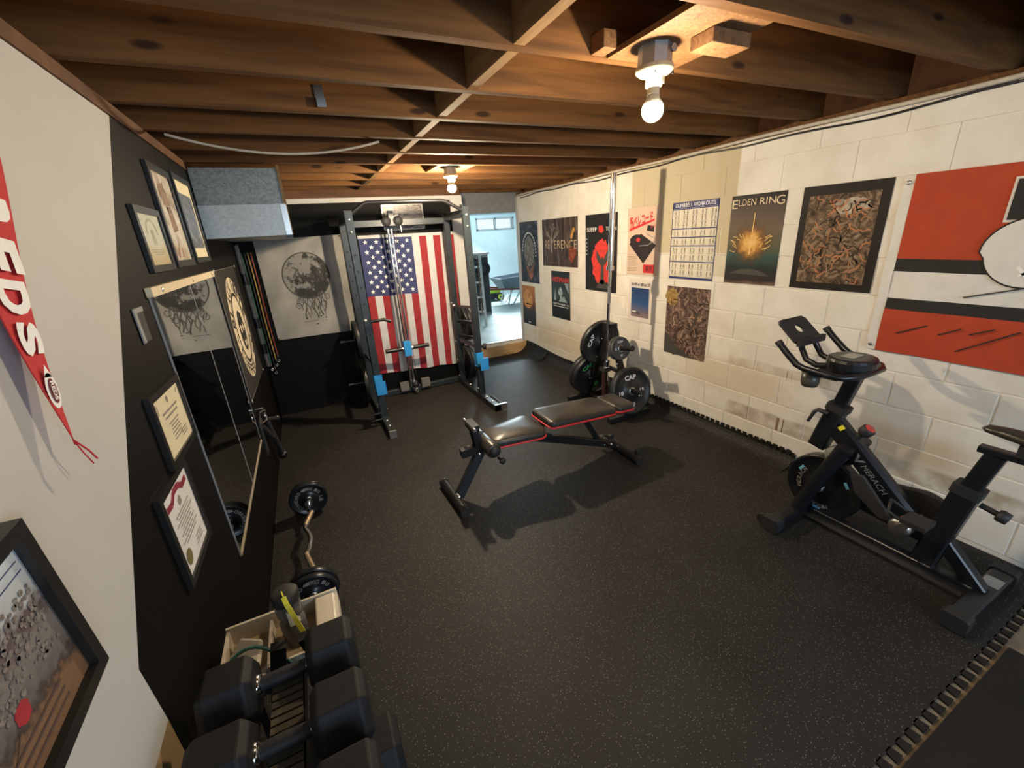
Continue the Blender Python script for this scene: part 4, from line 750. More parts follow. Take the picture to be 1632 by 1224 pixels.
mb = MB(); mb.add([F(cx + r * math.cos(a), cy + r * math.sin(a), 0.0095) for r in (ri, ri + 0.028) for a in [2 * PI * k / 40 for k in range(40)]], [(k, (k + 1) % 40, 40 + (k + 1) % 40, 40 + k) for k in range(40)]); mb.build('inner_ring', m_cblack, t)
mb = MB(); ring_text(mb, F, 'BLACK', cx, cy, 0.317, 0.085, PI * 0.92, PI * 0.58, 0.0095, 0.03); mb.build('ring_lettering', m_cblack, t); mb = MB(); ring_text(mb, F, 'RIFLE', cx, cy, 0.317, 0.085, PI * 0.42, PI * 0.08, 0.0095, 0.03); mb.build('ring_lettering', m_cblack, t); mb = MB(); ring_text(mb, F, 'COFFEE CO', cx, cy, 0.317, 0.085, PI * 1.14, PI * 1.86, 0.0095, 0.03, inward=True)
for a in (PI * 1.03, -PI * 0.03): poly(mb, F, [(cx + 0.317 * math.cos(a) + dx, cy + 0.317 * math.sin(a) + dy) for dx, dy in ((0.02, 0), (0, 0.03), (-0.02, 0), (0, -0.03))], 0.0095)
mb.build('ring_lettering', m_cblack, t)['kind'] = 'stuff'
mb = MB(); fan(mb, F, circ(cx, cy - 0.02, 0.13, 22, 0.15), (cx, cy), 0.0095); mb.build('centre_mark', m_cblack, t)
mb = MB(); [fan(mb, F, circ(cx + d * 0.05, cy + 0.0, 0.03, 14), (cx + d * 0.05, cy), 0.0105) for d in (-1, 1)]; [rect(mb, F, cx - 0.05 + 0.03 * k, cy - 0.13, cx - 0.03 + 0.03 * k, cy - 0.09, 0.0105) for k in range(4)]; mb.build('centre_detail', m_logo, t)['kind'] = 'stuff'
for p in ((0.0, BH), (BW, BH - 0.005), (BW, -0.03), (0, 0)): MB().lathe(F(p[0], p[1], 0.012), (1, 0, 0), [(0, 0.005), (0.012, 0.003), (0.014, 0), (0, 0)], 10).build('pin', m_bolt, t)
# pale pole with dark clamps in the corner, resistance bands
t = thing('storage_pole', 'pale vertical pole held by dark clamps on black wall near the corner', 'pole', (-0.478, 4.55, 0.5))
MB().cyl((-0.470, 4.62, 0.62), (-0.470, 4.62, 1.76), 0.020, 12).build('pole', M('pale_grey_tube', (0.17, 0.165, 0.155), 0.5), t)
for z in (0.80, 1.05, 1.46): MB().cyl((-0.470, 4.62, z - 0.05), (-0.470, 4.62, z + 0.05), 0.026, 12).build('clamp', m_blk, t)
def band(x, mat, label, z1):
    t = thing('resistance_band', label, 'exercise band', (x, 4.815, z1), 'resistance bands hung in the corner')
    MB().tube([(x + 0.002 * math.sin(k * 0.5), 4.815, 1.69 - (1.69 - z1) * k / 16) for k in range(17)], 0.006, 8).build('tubing', mat, t)
    MB().lathe((x, 4.815, z1), (0, 0, -1), [(0, 0), (0.010, 0), (0.012, 0.05), (0, 0.05)], 10).build('end_sleeve', m_blk, t)
    mb = MB(); mb.tube([(x + 0.010 * math.cos(a), 4.812, z1 - 0.065 + 0.012 * math.sin(a)) for a in [2 * PI * k / 12 for k in range(13)]], 0.003, 6); mb.build('ring', m_bolt, t)
band(-0.466, m_bandg, 'green resistance tube hanging in the corner by the tapestry', 0.60); band(-0.414, m_bandy, 'yellow resistance tube hanging in the corner by the tapestry', 0.64); band(-0.388, m_bandr, 'red resistance tube hanging in the corner by the tapestry', 0.68); band(-0.440, M('black_band', (0.015, 0.015, 0.015), 0.5), 'black resistance tube hanging in the corner by the tapestry', 0.56)
# cable attachments hanging from a hook below the banner
def hookset():
    t = thing('cable_handle', 'chrome D handle with black grip hanging below the banner', 'handle', (XL, 3.30, 0.62))
    mb = MB(); mb.tube([(XL + 0.02, 3.27, 0.61), (XL + 0.02, 3.27, 0.53), (XL + 0.05, 3.33, 0.53), (XL + 0.05, 3.33, 0.61), (XL + 0.02, 3.27, 0.61)], 0.007, 8); mb.build('loop', m_chrome, t)
    MB().cyl((XL + 0.015, 3.28, 0.50), (XL + 0.04, 3.40, 0.36), 0.020, 12).build('grip', m_blkm, t)
    MB().cyl((XL, 3.29, 0.635), (XL + 0.05, 3.29, 0.635), 0.008, 8).build('hook', m_satin, t)
    t = thing('tricep_rope', 'black twisted rope attachment with end stops hanging low on wall', 'rope', (XL + 0.05, 3.45, 0.50))
    for s, (y1, z1, r) in enumerate(((3.56, 0.13, 0.021), (3.74, 0.38, 0.018))):
        p0, p1 = Vector((XL + 0.03, 3.42, 0.50)), Vector((XL + 0.06, y1, z1)); n = 34
        MB().tube([p0.lerp(p1, k / n) for k in range(n + 1)], [r * (0.86 + 0.14 * math.sin(k * 2.2)) for k in range(n + 1)], 10).build('rope', m_blkm, t)
        MB().lathe(p1, p1 - p0, [(0, -0.02), (r * 1.5, -0.02), (r * 1.5, 0.025), (0, 0.025)], 12).build('rope_stop', m_blk, t)
    mb = MB(); mb.tube([(XL + 0.03 + 0.0 * k, 3.42 + 0.022 * math.cos(a), 0.53 + 0.028 * math.sin(a)) for k, a in enumerate([2 * PI * k / 14 for k in range(15)])], 0.006, 8); mb.build('ring', m_chrome, t)
    t = thing('ankle_strap', 'black strap hanging flat on wall between handle and rope', 'strap', (XL, 3.2, 0.4))
    F = LW(3.10, 0.30); MB().prism(F, [(0.10, 0.0), (0.17, 0.01), (0.16, 0.27), (0.12, 0.27)], 0.0, 0.012).build('webbing', m_blkm, t); MB().prism(F, [(0.11, 0.24), (0.17, 0.24), (0.17, 0.28), (0.11, 0.28)], 0.012, 0.018).build('buckle', m_satin, t)
hookset()
# ------------------------------------------------------------------ back wall: tapestry, US flag, acrylic picture
BWL = FR((0, YB - 0.003, 0), (1, 0, 0), (0, 0, 1))
tz = lambda u, v: 0.006 + 0.007 * math.sin(u * 10 + v * 9) * math.sin(v * 6 - u * 5) + 0.004 * math.sin(u * 25 - v * 14)
t = thing('tapestry', 'grey cloth tapestry printed with dark moon and trailing roots, in the corner', 'tapestry', (-0.34, YB - 0.01, 0.82))
def tp(u, v):   # unit square to the slightly skewed cloth
    return (-0.345 + 0.79 * u - 0.02 * (1 - v) * u, 0.822 + (0.972 + 0.012 * u) * v - 0.01 * u * (1 - v))
mb = MB(); n = 28; vs = []
for j in range(n + 1):
    for i in range(n + 1):
        a, b = tp(i / n, j / n); vs.append(BWL(a, b, tz(a, b) + 0.006))
mb.add(vs, [(j * (n + 1) + i, j * (n + 1) + i + 1, (j + 1) * (n + 1) + i + 1, (j + 1) * (n + 1) + i) for j in range(n) for i in range(n)], 0, True); mb.build('cloth', m_canvas, t)
def tpp(u, v, lift=0.0015): a, b = tp(u, v); return BWL(a, b, tz(a, b) + 0.006 + lift)
mcx, mcy, mr, mry = 0.505, 0.625, 0.285, 0.235
def disc(n1, n2, r0=0.0, lift=0.0015):
    mb = MB(); vs = [tpp(mcx + (r0 + (1 - r0) * i / n1) * mr * math.cos(2 * PI * k / n2), mcy + (r0 + (1 - r0) * i / n1) * mry * math.sin(2 * PI * k / n2), lift) for i in range(n1 + 1) for k in range(n2)]
    return mb.add(vs, [(i * n2 + k, i * n2 + (k + 1) % n2, (i + 1) * n2 + (k + 1) % n2, (i + 1) * n2 + k)[::-1] for i in range(n1) for k in range(n2)], 0, True)
# moon print: noise maria, denser low and right
m_moon, tt, P_, N_, L_ = nt('moon_print'); P_.inputs['Roughness'].default_value = 0.85
v_ = coord(N_, L_); n_ = N_.new('ShaderNodeTexNoise'); n_.inputs['Scale'].default_value = 9; n_.inputs['Detail'].default_value = 8; n_.inputs['Roughness'].default_value = 0.7; L_.new(v_, n_.inputs['Vector'])
s_ = N_.new('ShaderNodeSeparateXYZ'); L_.new(v_, s_.inputs[0])
q1 = N_.new('ShaderNodeMath'); q1.operation = 'MULTIPLY_ADD'; q1.inputs[1].default_value = 0.55; q1.inputs[2].default_value = -0.17; L_.new(s_.outputs[0], q1.inputs[0])
q2 = N_.new('ShaderNodeMath'); q2.operation = 'MULTIPLY_ADD'; q2.inputs[1].default_value = -0.45; q2.inputs[2].default_value = 0.29; L_.new(s_.outputs[2], q2.inputs[0])
q3 = N_.new('ShaderNodeMath'); L_.new(q1.outputs[0], q3.inputs[0]); L_.new(q2.outputs[0], q3.inputs[1]); q4 = N_.new('ShaderNodeMath'); L_.new(q3.outputs[0], q4.inputs[0]); L_.new(n_.outputs['Fac'], q4.inputs[1])
r_ = ramp(N_, [(0.50, (0.21, 0.207, 0.20)), (0.56, (0.03, 0.03, 0.03)), (0.72, (0.02, 0.02, 0.02)), (0.86, (0.2, 0.2, 0.19))]); L_.new(q4.outputs[0], r_.inputs['Fac']); L_.new(r_.outputs['Color'], P_.inputs['Base Color'])
disc(8, 48).build('moon_print', m_moon, t); disc(1, 60, 0.955, 0.0022).build('moon_rim', m_ink, t)
def tline(mb, pts, wd, lift=0.003):
    pts = [Vector(p) for p in pts]
    for p, q in zip(pts[:-1], pts[1:]):
        d = (q - p); k = Vector((-d.y, d.x)).normalized() * wd / 2
        mb.add([tpp(*(p + k), lift), tpp(*(p - k), lift), tpp(*(q - k), lift), tpp(*(q + k), lift)], [(0, 1, 2, 3), (3, 2, 1, 0)])
mb = MB()
for pts in ([(0.34, 0.62), (0.41, 0.70), (0.43, 0.60)], [(0.37, 0.66), (0.41, 0.58), (0.42, 0.55)], [(0.43, 0.65), (0.45, 0.55)], [(0.47, 0.66), (0.47, 0.55)], [(0.45, 0.60), (0.47, 0.60)], [(0.56, 0.66), (0.57, 0.56)], [(0.56, 0.66), (0.60, 0.61), (0.57, 0.61), (0.62, 0.55)], [(0.63, 0.55), (0.63, 0.67), (0.69, 0.56), (0.69, 0.66)]): tline(mb, pts, 0.011)
tline(mb, [(0.515 + 0.032 * math.cos(a), 0.61 + 0.034 * math.sin(a)) for a in [2 * PI * k / 14 for k in range(15)]], 0.009); mb.build('lettering', m_ink, t)['kind'] = 'stuff'
mb = MB(); rd = random.Random(4)
for k in range(15):
    x = 0.34 + 0.024 * k; y = mcy - mry * math.sqrt(max(0.02, 1 - ((x - mcx) / mr) ** 2)) + 0.02; L0 = rd.uniform(0.10, 0.26); pts = []
    for s in range(9): pts.append((x + 0.016 * math.sin(s * 0.9 + k * 1.7), y - L0 * s / 8))
    tline(mb, pts, rd.uniform(0.006, 0.014))
for cx_, cy_ in ((0.34, 0.33), (0.40, 0.385), (0.65, 0.33), (0.70, 0.40)): tline(mb, [(cx_ + 0.034 * math.cos(a), cy_ + 0.028 * math.sin(a)) for a in [2 * PI * k / 12 for k in range(13)]], 0.006)
mb.build('root_print', m_ink, t)['kind'] = 'stuff'
mb = MB()
for x, y in ((0.40, 0.19), (0.58, 0.20), (0.64, 0.18), (0.52, 0.12)): tline(mb, [(x - 0.012, y), (x + 0.012, y + 0.003)], 0.010)
tline(mb, [(0.36, 0.155), (0.48, 0.16), (0.66, 0.155)], 0.003); mb.build('small_marks', m_ink, t)['kind'] = 'stuff'
for u in (0.012, 0.985):
    a, b = tp(u, 0.988 if u > 0.5 else 0.012); MB().lathe(BWL(a, b, 0.02), (0, -1, 0), [(0, 0.003), (0.007, 0.002), (0.008, 0), (0, 0)], 10).build('pin', m_ink, t)
# US flag hung vertically
t = thing('national_flag', 'American flag hung vertically on black wall behind the rack', 'flag', (0.6, YB - 0.02, 0.24))
HB = 0.031
def fp(u, v):   # u across 0..1, v up 0..1 (cloth below the header)
    x = 0.590 + 0.020 * v + (1.04 + 0.01 * v) * u; zt = 1.752 - 0.012 * u; zb = 0.262 - 0.050 * u + 0.006 * math.sin(u * 20); return x, zb + (zt - zb) * v
fzz = lambda u, v: 0.016 + 0.006 * math.sin(u * 26 + v * 3) + 0.004 * math.sin(v * 17 + u * 21) * (1 - 0.4 * v) + 0.002 * math.sin(v * 50 + u * 9)
def fpt(u, v, lift=0.0): x, z = fp(u, v); return BWL(x, z, fzz(u, v) + lift)
def fcl(u0, v0, u1, v1, nu, nv, name, m, lift=0.0):
    mb = MB(); vs = [fpt(u0 + (u1 - u0) * i / nu, v0 + (v1 - v0) * j / nv, lift) for j in range(nv + 1) for i in range(nu + 1)]
    mb.add(vs, [(j * (nu + 1) + i, j * (nu + 1) + i + 1, (j + 1) * (nu + 1) + i + 1, (j + 1) * (nu + 1) + i) for j in range(nv) for i in range(nu)], 0, True); return mb.build(name, m, t)
VC = 0.595
for k in range(13):
    fcl(k / 13, 0.0, (k + 1) / 13, VC if k < 7 else 1.0, 4, 40, 'red_stripe' if k % 2 == 0 else 'white_stripe', m_fred if k % 2 == 0 else m_fwhite)
ct = fcl(0, VC, 7 / 13, 1.0, 24, 24, 'canton', m_fblue); fcl(-0.004, 1.0, 1.004, 1.0 + HB / 1.5, 24, 2, 'header_band', m_fwhite)
sm = 0
for r in range(11):
    for c in range(5 if r % 2 == 0 else 4):
        cu = (0.5 + c + (0.5 if r % 2 else 0)) / 5 * (7 / 13) * 0.97 + 0.012; cv = 1.0 - (r + 0.75) / 11.7 * (1 - VC); mb = MB(); pts = []
        for q in range(10): rr = 0.0265 if q % 2 == 0 else 0.0105; a = PI / 2 + q * PI / 5; pts.append((cu + rr * math.cos(a) / 1.05, cv + rr * math.sin(a) / 1.5))
        mb.add([fpt(cu, cv, 0.003)] + [fpt(a, b, 0.003) for a, b in pts], [(0, 1 + i, 1 + (i + 1) % 10) for i in range(10)]); mb.build('star', m_tpr, ct)
for u in (0.012, 0.985): MB().lathe(fpt(u, 1.0 + HB / 3, 0.003), (0, -1, 0), [(0.003, 0), (0.009, 0), (0.009, 0.003), (0.003, 0.003)], 12).build('grommet', m_satin, t)
# acrylic mounted picture above the flag
t = thing('picture_panel', 'clear edged picture panel on black wall above the flag, behind rack pulley', 'picture', (0.9, YB - 0.005, 1.82))
MB().box((0.905, YB - 0.012, 1.825), (1.33, YB - 0.002, 2.065)).build('panel', ART('street_photo', [(0.3, (0.03, 0.028, 0.04)), (0.5, (0.16, 0.13, 0.12)), (0.7, (0.40, 0.36, 0.33))], 9, 6, 2, (1, 1, 2)), t)
mb = MB(); F = FR((0.895, YB - 0.013, 1.815), (1, 0, 0), (0, 0, 1)); w, h = 0.445, 0.26
for a, b, c, d in ((0, 0, w, 0.010), (0, h - 0.01, w, h), (0, 0, 0.010, h), (w - 0.010, 0, w, h)): mb.prism(F, [(a, b), (c, b), (c, d), (a, d)], -0.012, 0.004)
mb.build('clear_edge', M('bright_acrylic_edge', (0.55, 0.53, 0.48), 0.2), t)
# ------------------------------------------------------------------ power rack
XA, XB, YF, YR = 0.457, 1.515, 4.0, 4.615
rk = thing('power_rack', 'charcoal steel power rack with blue hooks standing before the American flag', 'rack', (0.985, 4.3, 0.01))
def P(name, mb, m, parent=rk, **k): return mb.build(name, m, parent, **k)
def holes(x, y, z0, z1, step, parent, r=0.009):
    mb = MB(); z = z0
    while z < z1: mb.lathe((x, y, z), (0, -1, 0), [(0, 0.0012), (r, 0.0012), (r * 1.15, 0)], 10, smooth=False); z += step
    mb.build('holes', m_hole, parent)['kind'] = 'stuff'
def bolt(p, ax, parent, r=0.011): MB().lathe(p, ax, [(0, 0.010), (r * 0.7, 0.010), (r * 0.8, 0.005), (r, 0.004), (r, 0), (0, 0)], 8).build('bolt', m_bolt, parent)
for x, s in ((XA, -1), (XB, 1)):
    u = P('front_upright', MB().bar((x, YF, 0.06), (x, YF, 1.965), 0.066, 0.058, (0, 1, 0), ch=0.004), m_steel); holes(x, YF - 0.029, 0.62, 1.75, 0.142, u)
    MB().bar((x, YF, 1.965), (x, YF, 1.972), 0.07, 0.062, (0, 1, 0)).build('end_cap', m_blkm, u)
    for z in (1.90, 1.80): bolt((x, YF - 0.029, z), (0, -1, 0), u)
    for z in (0.14, 0.40): bolt((x - s * 0.033, YF, z), (-s, 0, 0), u)
    u = P('rear_upright', MB().bar((x, YR, 0.06), (x, YR, 1.95), 0.066, 0.058, (0, 1, 0), ch=0.004), m_steel); holes(x, YR - 0.029, 0.5, 1.75, 0.142, u)
    for z in (0.12, 0.32, 0.55, 1.0): bolt((x - s * 0.033, YR, z), (-s, 0, 0), u)
    f = P('foot_rail', MB().bar((x, 3.60, 0.045), (x, YR + 0.10, 0.045), 0.062, 0.062, ch=0.004), m_steel)
    MB().bar((x, 3.575, 0.045), (x, 3.600, 0.045), 0.066, 0.068).build('end_cap', m_blkm if s > 0 else M('worn_grey_cap', (0.16, 0.155, 0.145), 0.6), f)
    for y in (3.72, 3.86, 4.35): bolt((x, y, 0.076), (0, 0, 1), f)
    P('top_rail', MB().bar((x, YF + 0.029, 1.915), (x, YR - 0.029, 1.915), 0.05, 0.07, ch=0.003), m_steel)
    P('side_rail', MB().bar((x, YF + 0.03, 0.60), (x, YR - 0.03, 0.575), 0.030, 0.035), m_steel)
    P('gusset', MB().bar((x + s * 0.034, YF + 0.03, 0.12), (x + s * 0.034, YF + 0.20, 0.07), 0.008, 0.06), m_blk)
P('rear_base_bar', MB().bar((XA, 4.735, 0.045), (XB, 4.735, 0.045), 0.06, 0.062, ch=0.004), m_steel)
P('rear_crossbar', MB().bar((XA + 0.033, YR, 1.885), (XB - 0.033, YR, 1.885), 0.05, 0.062, ch=0.003), m_steel)
P('pull_up_bar', MB().tube([(XA + 0.02, YF - 0.01, 1.945), (XA + 0.05, YF - 0.01, 1.962), (0.595, YF - 0.01, 2.022), (0.63, YF - 0.01, 2.030), (0.985, YF - 0.01, 2.032), (1.29, YF - 0.01, 2.030), (1.33, YF - 0.01, 2.020), (XB - 0.06, YF - 0.01, 1.955), (XB - 0.02, YF - 0.01, 1.945)], 0.016, 12), m_blk)
P('bar_bracket', MB().bar((XB - 0.038, YF - 0.01, 1.90), (XB - 0.038, YF - 0.01, 1.99), 0.008, 0.07, (0, 1, 0)), m_steel)
# guide rods, pulleys and sliding plate carriage
GX, GY = 0.915, 4.655
for dx in (-0.018, 0.018): P('guide_rod', MB().cyl((GX + dx, GY, 0.09), (GX + dx, GY, 1.83), 0.0135, 12), m_chrome)
P('cable', MB().tube([(GX + 0.05, GY - 0.02, 0.12), (GX + 0.048, GY - 0.02, 1.0), (GX + 0.055, GY - 0.02, 1.86)], 0.003, 6), m_blk)
hp = P('pulley_bracket', MB().bar((GX + 0.02, GY - 0.03, 1.87), (GX + 0.02, GY - 0.03, 2.0), 0.05, 0.06, (0, 1, 0)).bar((GX - 0.04, GY - 0.04, 1.90), (GX + 0.10, GY - 0.04, 1.95), 0.03, 0.04), m_blk)
for dx, z in ((-0.035, 1.90), (0.085, 1.90)): MB().lathe((GX + dx, GY - 0.075, z), (0, 1, 0), [(0, 0), (0.045, 0), (0.048, 0.006), (0.036, 0.011), (0.048, 0.016), (0.045, 0.022), (0, 0.022)], 18).build('pulley_wheel', m_blkm, hp)
MB().tube([(GX + 0.10, GY - 0.05, 1.88), (GX + 0.105, GY - 0.05, 1.84), (GX + 0.11, GY - 0.05, 1.79)], 0.006, 8).build('chain', m_bolt, hp)
lp = P('low_pulley_bracket', MB().bar((GX + 0.015, GY - 0.04, 0.055), (GX + 0.015, GY - 0.04, 0.16), 0.05, 0.05, (0, 1, 0)), m_satin)
MB().lathe((GX + 0.015, GY - 0.085, 0.13), (0, 1, 0), [(0, 0), (0.035, 0), (0.028, 0.01), (0.035, 0.02), (0, 0.02)], 16).build('pulley_wheel', m_blkm, lp)
MB().tube([(GX + 0.015 + 0.02 * math.cos(a), GY - 0.09, 0.07 + 0.025 * math.sin(a)) for a in [2 * PI * k / 12 for k in range(13)]], 0.005, 6).build('snap_hook', m_chrome, lp)
for x0 in (0.77, 1.02): P('foot_plate', MB().box((x0, 4.655, 0.055), (x0 + 0.10, 4.705, 0.155)), M('worn_foot_plate', (0.15, 0.145, 0.135), 0.6))
cg = P('carriage', MB().box((GX - 0.045, GY - 0.045, 0.475), (GX + 0.035, GY + 0.035, 0.64)), m_blue)
for s in (-1, 1):
    q = MB().cyl((GX - 0.005 + s * 0.045, GY, 0.555), (GX + s * 0.235, GY, 0.555), 0.023, 14).build('loading_peg', m_blk, cg); MB().cyl((GX + s * 0.235, GY, 0.555), (GX + s * 0.245, GY, 0.555), 0.026, 14).build('peg_cap', m_blkm, cg); MB().cyl((GX - 0.005 + s * 0.04, GY, 0.555), (GX + s * 0.06, GY, 0.555), 0.027, 14).build('collar', m_satin, cg)
# blue j-hooks
for x, s, z in ((XA, -1, 0.42), (XB, 1, 0.455)):
    j = P('hook', MB().box((x - 0.04, YF - 0.036, z - 0.06), (x + 0.04, YF - 0.030, z + 0.09)).box((x - 0.041, YF - 0.036, z - 0.06), (x - 0.035, YF + 0.03, z + 0.09)), m_blue)
    MB().box((x - 0.03, YF - 0.15, z - 0.035), (x + 0.03, YF - 0.036, z - 0.02)).build('hook_tray', m_satin, j); MB().box((x - 0.045, YF - 0.158, z - 0.07), (x + 0.045, YF - 0.148, z + 0.06)).build('hook_lip', m_blue, j)
# grab / dip handles
for x, s in ((XA, 1), (XB, -1)):
    d = P('dip_handle', MB().tube([(x + s * 0.02, YF - 0.06, 1.03), (x + s * 0.14, YF - 0.06, 1.035), (x + s * 0.20, YF - 0.07, 1.01)] if s > 0 else [(x, YF, 1.02), (x, YF + 0.2, 1.0), (x, YR - 0.1, 0.97)], 0.015, 10), m_blk)
    MB().lathe((x - s * 0.02, YF - 0.04, 1.045) if s > 0 else (x - 0.035, YR - 0.06, 0.98), (0, -1, 0), [(0, 0.03), (0.012, 0.03), (0.016, 0.01), (0.016, 0), (0, 0)], 12).build('pop_pin', m_bolt, d)
# plate storage pegs
PEG = []
for x, s in ((XA, -1), (XB, 1)):
    for z in (0.745, 0.270):
        L = 0.20 if s < 0 else 0.13
        p = P('storage_peg', MB().cyl((x + s * 0.03, YR, z), (x + s * (0.03 + L), YR, z), 0.016, 14), m_blk); MB().cyl((x + s * (0.03 + L), YR, z), (x + s * (0.035 + L), YR, z), 0.019, 14).build('peg_cap', m_blkm, p); PEG.append((x + s * 0.055, z, s))
for z in (0.075, 0.14): P('band_peg', MB().cyl((XA - 0.03, 3.93, z), (XA - 0.13, 3.93, z), 0.010, 10), m_blk)
# accessory hanger on right upright, roller on right foot, knob
h = P('accessory_hanger', MB().tube([(XB + 0.034, YF, 1.50), (XB + 0.085, YF, 1.49), (XB + 0.085, YF, 0.96), (XB + 0.034, YF, 0.95)], 0.007, 8), m_blk)
for z in (1.34, 1.15, 1.03): MB().cyl((XB + 0.03, YF, z), (XB + 0.095, YF, z), 0.006, 8).build('hanger_rung', m_blk, h)
for z in (0.86, 0.70): P('spotter_stub', MB().bar((XB - 0.02, YF + 0.03, z), (XB - 0.11, YF + 0.22, z), 0.03, 0.03), m_blk)
P('foot_roller', MB().cyl((XB + 0.055, 3.60, 0.05), (XB + 0.055, 3.86, 0.05), 0.034, 16), m_blkm); P('roller_bracket', MB().box((XB - 0.03, 3.575, 0.02), (XB + 0.10, 3.60, 0.085)), m_satin)
P('knob', MB().lathe((XB + 0.033, YF - 0.01, 0.60), (1, -0.3, 0), [(0, 0), (0.014, 0), (0.016, 0.02), (0.035, 0.025), (0.035, 0.055), (0, 0.06)], 14), m_blkm)
# ------------------------------------------------------------------ weight plates
def plate(label, c, ax, R, T, mat=None, hub=0.026, rim=0.88, group=None, name='weight_plate', ref=None):
    c = Vector(c); ax = Vector(ax).normalized(); t = thing(name, label, 'weight plate', tuple(c), group)
    pr = [(hub, 0.002), (hub * 2.0, 0.002), (hub * 2.05, T * 0.16), (R * rim * 0.98, T * 0.16), (R * rim, 0.001), (R * 0.985, 0.0), (R, 0.006), (R, T - 0.006), (R * 0.985, T), (R * rim, T - 0.001), (R * rim * 0.98, T * 0.84), (hub * 2.05, T * 0.84), (hub * 2.0, T - 0.002), (hub, T - 0.002), (hub, 0.002)]
    MB().lathe(c - ax * T / 2, ax, pr, 48).build('disc', mat or m_plate, t); MB().lathe(c - ax * (T / 2 + 0.001), ax, [(hub - 0.001, 0), (hub * 1.35, 0), (hub * 1.35, T + 0.002), (hub - 0.001, T + 0.002)], 24).build('hub_ring', m_satin, t)
    return t
RG = 'plates stored on the rack'
for x, z, s in PEG:
    side = 'left' if s < 0 else 'right'; lvl = 'upper' if z > 0.5 else 'lower'
    lab = 'black weight plate on %s rear peg of the rack, %s' % (lvl, 'beside the tapestry' if s < 0 else 'beside the doorway')
    plate(lab, (x + s * 0.012, YR, z), (1, 0, 0), 0.205, 0.042, group=RG)
    if s > 0: plate('second black weight plate outside the %s rear peg plate, beside the doorway' % lvl, (x + 0.058, YR, z), (1, 0, 0), 0.200, 0.038, group=RG)
# ------------------------------------------------------------------ adjustable bench
bn = thing('weight_bench', 'adjustable black vinyl weight bench with red piping standing on the mat', 'bench', (1.3, 2.34, 0.01))
YC = 2.335
def pad(name, outline, z0f, th, crown=0.012):
    """cushion from an outline (x, y); z0f(x) gives the underside height"""
    mb = MB(); cx = sum(p[0] for p in outline) / len(outline); cy = sum(p[1] for p in outline) / len(outline); n = len(outline); rings = []
    for sc, dz in ((0.97, 0.0), (1.0, 0.008), (1.0, th * 0.62), (0.975, th * 0.86), (0.90, th * 0.97), (0.6, th + crown * 0.7), (0.25, th + crown)):
        rings.append([(cx + (x - cx) * sc, cy + (y - cy) * sc, z0f(cx + (x - cx) * sc) + dz) for x, y in outline])
    vs = [p for r in rings for p in r] + [(cx, cy, z0f(cx) + th + crown)]
    fs = [(k * n + i, k * n + (i + 1) % n, (k + 1) * n + (i + 1) % n, (k + 1) * n + i) for k in range(len(rings) - 1) for i in range(n)] + [((len(rings) - 1) * n + i, (len(rings) - 1) * n + (i + 1) % n, len(vs) - 1) for i in range(n)] + [tuple(range(n - 1, -1, -1))]
    mb.add(vs, fs, 0, True); o = mb.build(name, m_leather, bn)
    MB().tube([(x, y, z0f(x) + 0.010) for x, y in outline + outline[:1]], 0.0065, 8, caps=False).build('piping', m_redp, o)
    MB().tube([(cx + (x - cx) * 0.985, cy + (y - cy) * 0.985, z0f(x) + th * 0.80) for x, y in outline + outline[:1]], 0.003, 6, caps=False).build('seam', m_leather, o); return o
def rrect(x0, x1, ya, yb, wa, r=0.045, n=5, taper=0.0):
    """rounded outline between x0 and x1; half width wa at x1 and wa-taper at x0"""
    pts = []
    for (cx, cy, a0) in ((x1 - r, YC + wa - r, 0), (x0 + r, YC + wa - taper - r, PI / 2), (x0 + r, YC - wa + taper + r, PI), (x1 - r, YC - wa + r, 1.5 * PI)):
        for k in range(n + 1): a = a0 + PI / 2 * k / n; pts.append((cx + r * math.cos(a), cy + r * math.sin(a)))
    return pts
pad('seat_cushion', rrect(0.885, 1.275, 0, 0, 0.165, 0.06, 5, 0.045), lambda x: 0.385 + 0.02 * (x - 0.9), 0.062)
pad('back_cushion', rrect(1.305, 1.875, 0, 0, 0.148, 0.035), lambda x: 0.430 - 0.055 * (x - 1.3), 0.060)
pad('head_cushion', rrect(1.88, 2.06, 0, 0, 0.140, 0.05), lambda x: 0.400 - 0.055 * (x - 1.88), 0.056)
B = lambda n, mb, m=m_blk, **k: mb.build(n, m, bn, **k)
ff = B('front_foot', MB().cyl((0.632, 2.17, 0.043), (0.618, 2.57, 0.043), 0.030, 16)); [MB().cyl(a, b, 0.034, 16).build('foot_cap', m_blkm, ff) for a, b in (((0.632, 2.155, 0.043), (0.632, 2.185, 0.043)), ((0.618, 2.555, 0.043), (0.618, 2.585, 0.043)))]
p_ = B('front_post', MB().bar((0.655, YC + 0.01, 0.05), (0.865, YC, 0.395), 0.05, 0.06, ch=0.004), M('bench_grey_steel', (0.028, 0.032, 0.038), 0.4, 0.2))
for y in (2.30, 2.33): bolt((0.640, y, 0.075), (-0.5, -0.4, 0.6), p_)
rf = B('rear_foot', MB().cyl((1.985, 2.065, 0.043), (1.985, 2.50, 0.043), 0.028, 16)); [MB().cyl(a, b, 0.034, 16).build('foot_cap', m_blkm, rf) for a, b in (((1.985, 2.05, 0.043), (1.985, 2.09, 0.043)), ((1.985, 2.475, 0.043), (1.985, 2.515, 0.043)))]
mbm = B('main_beam', MB().bar((1.14, YC, 0.375), (1.96, YC, 0.070), 0.05, 0.055, ch=0.004))
for x, z in ((1.86, 0.105), (1.92, 0.088)): bolt((x, YC - 0.025, z), (0, -1, 0), mbm)
B('seat_rail', MB().bar((0.86, YC, 0.372), (1.26, YC, 0.380), 0.045, 0.026)); B('back_rail', MB().bar((1.27, YC, 0.418), (2.02, YC, 0.378), 0.045, 0.026))
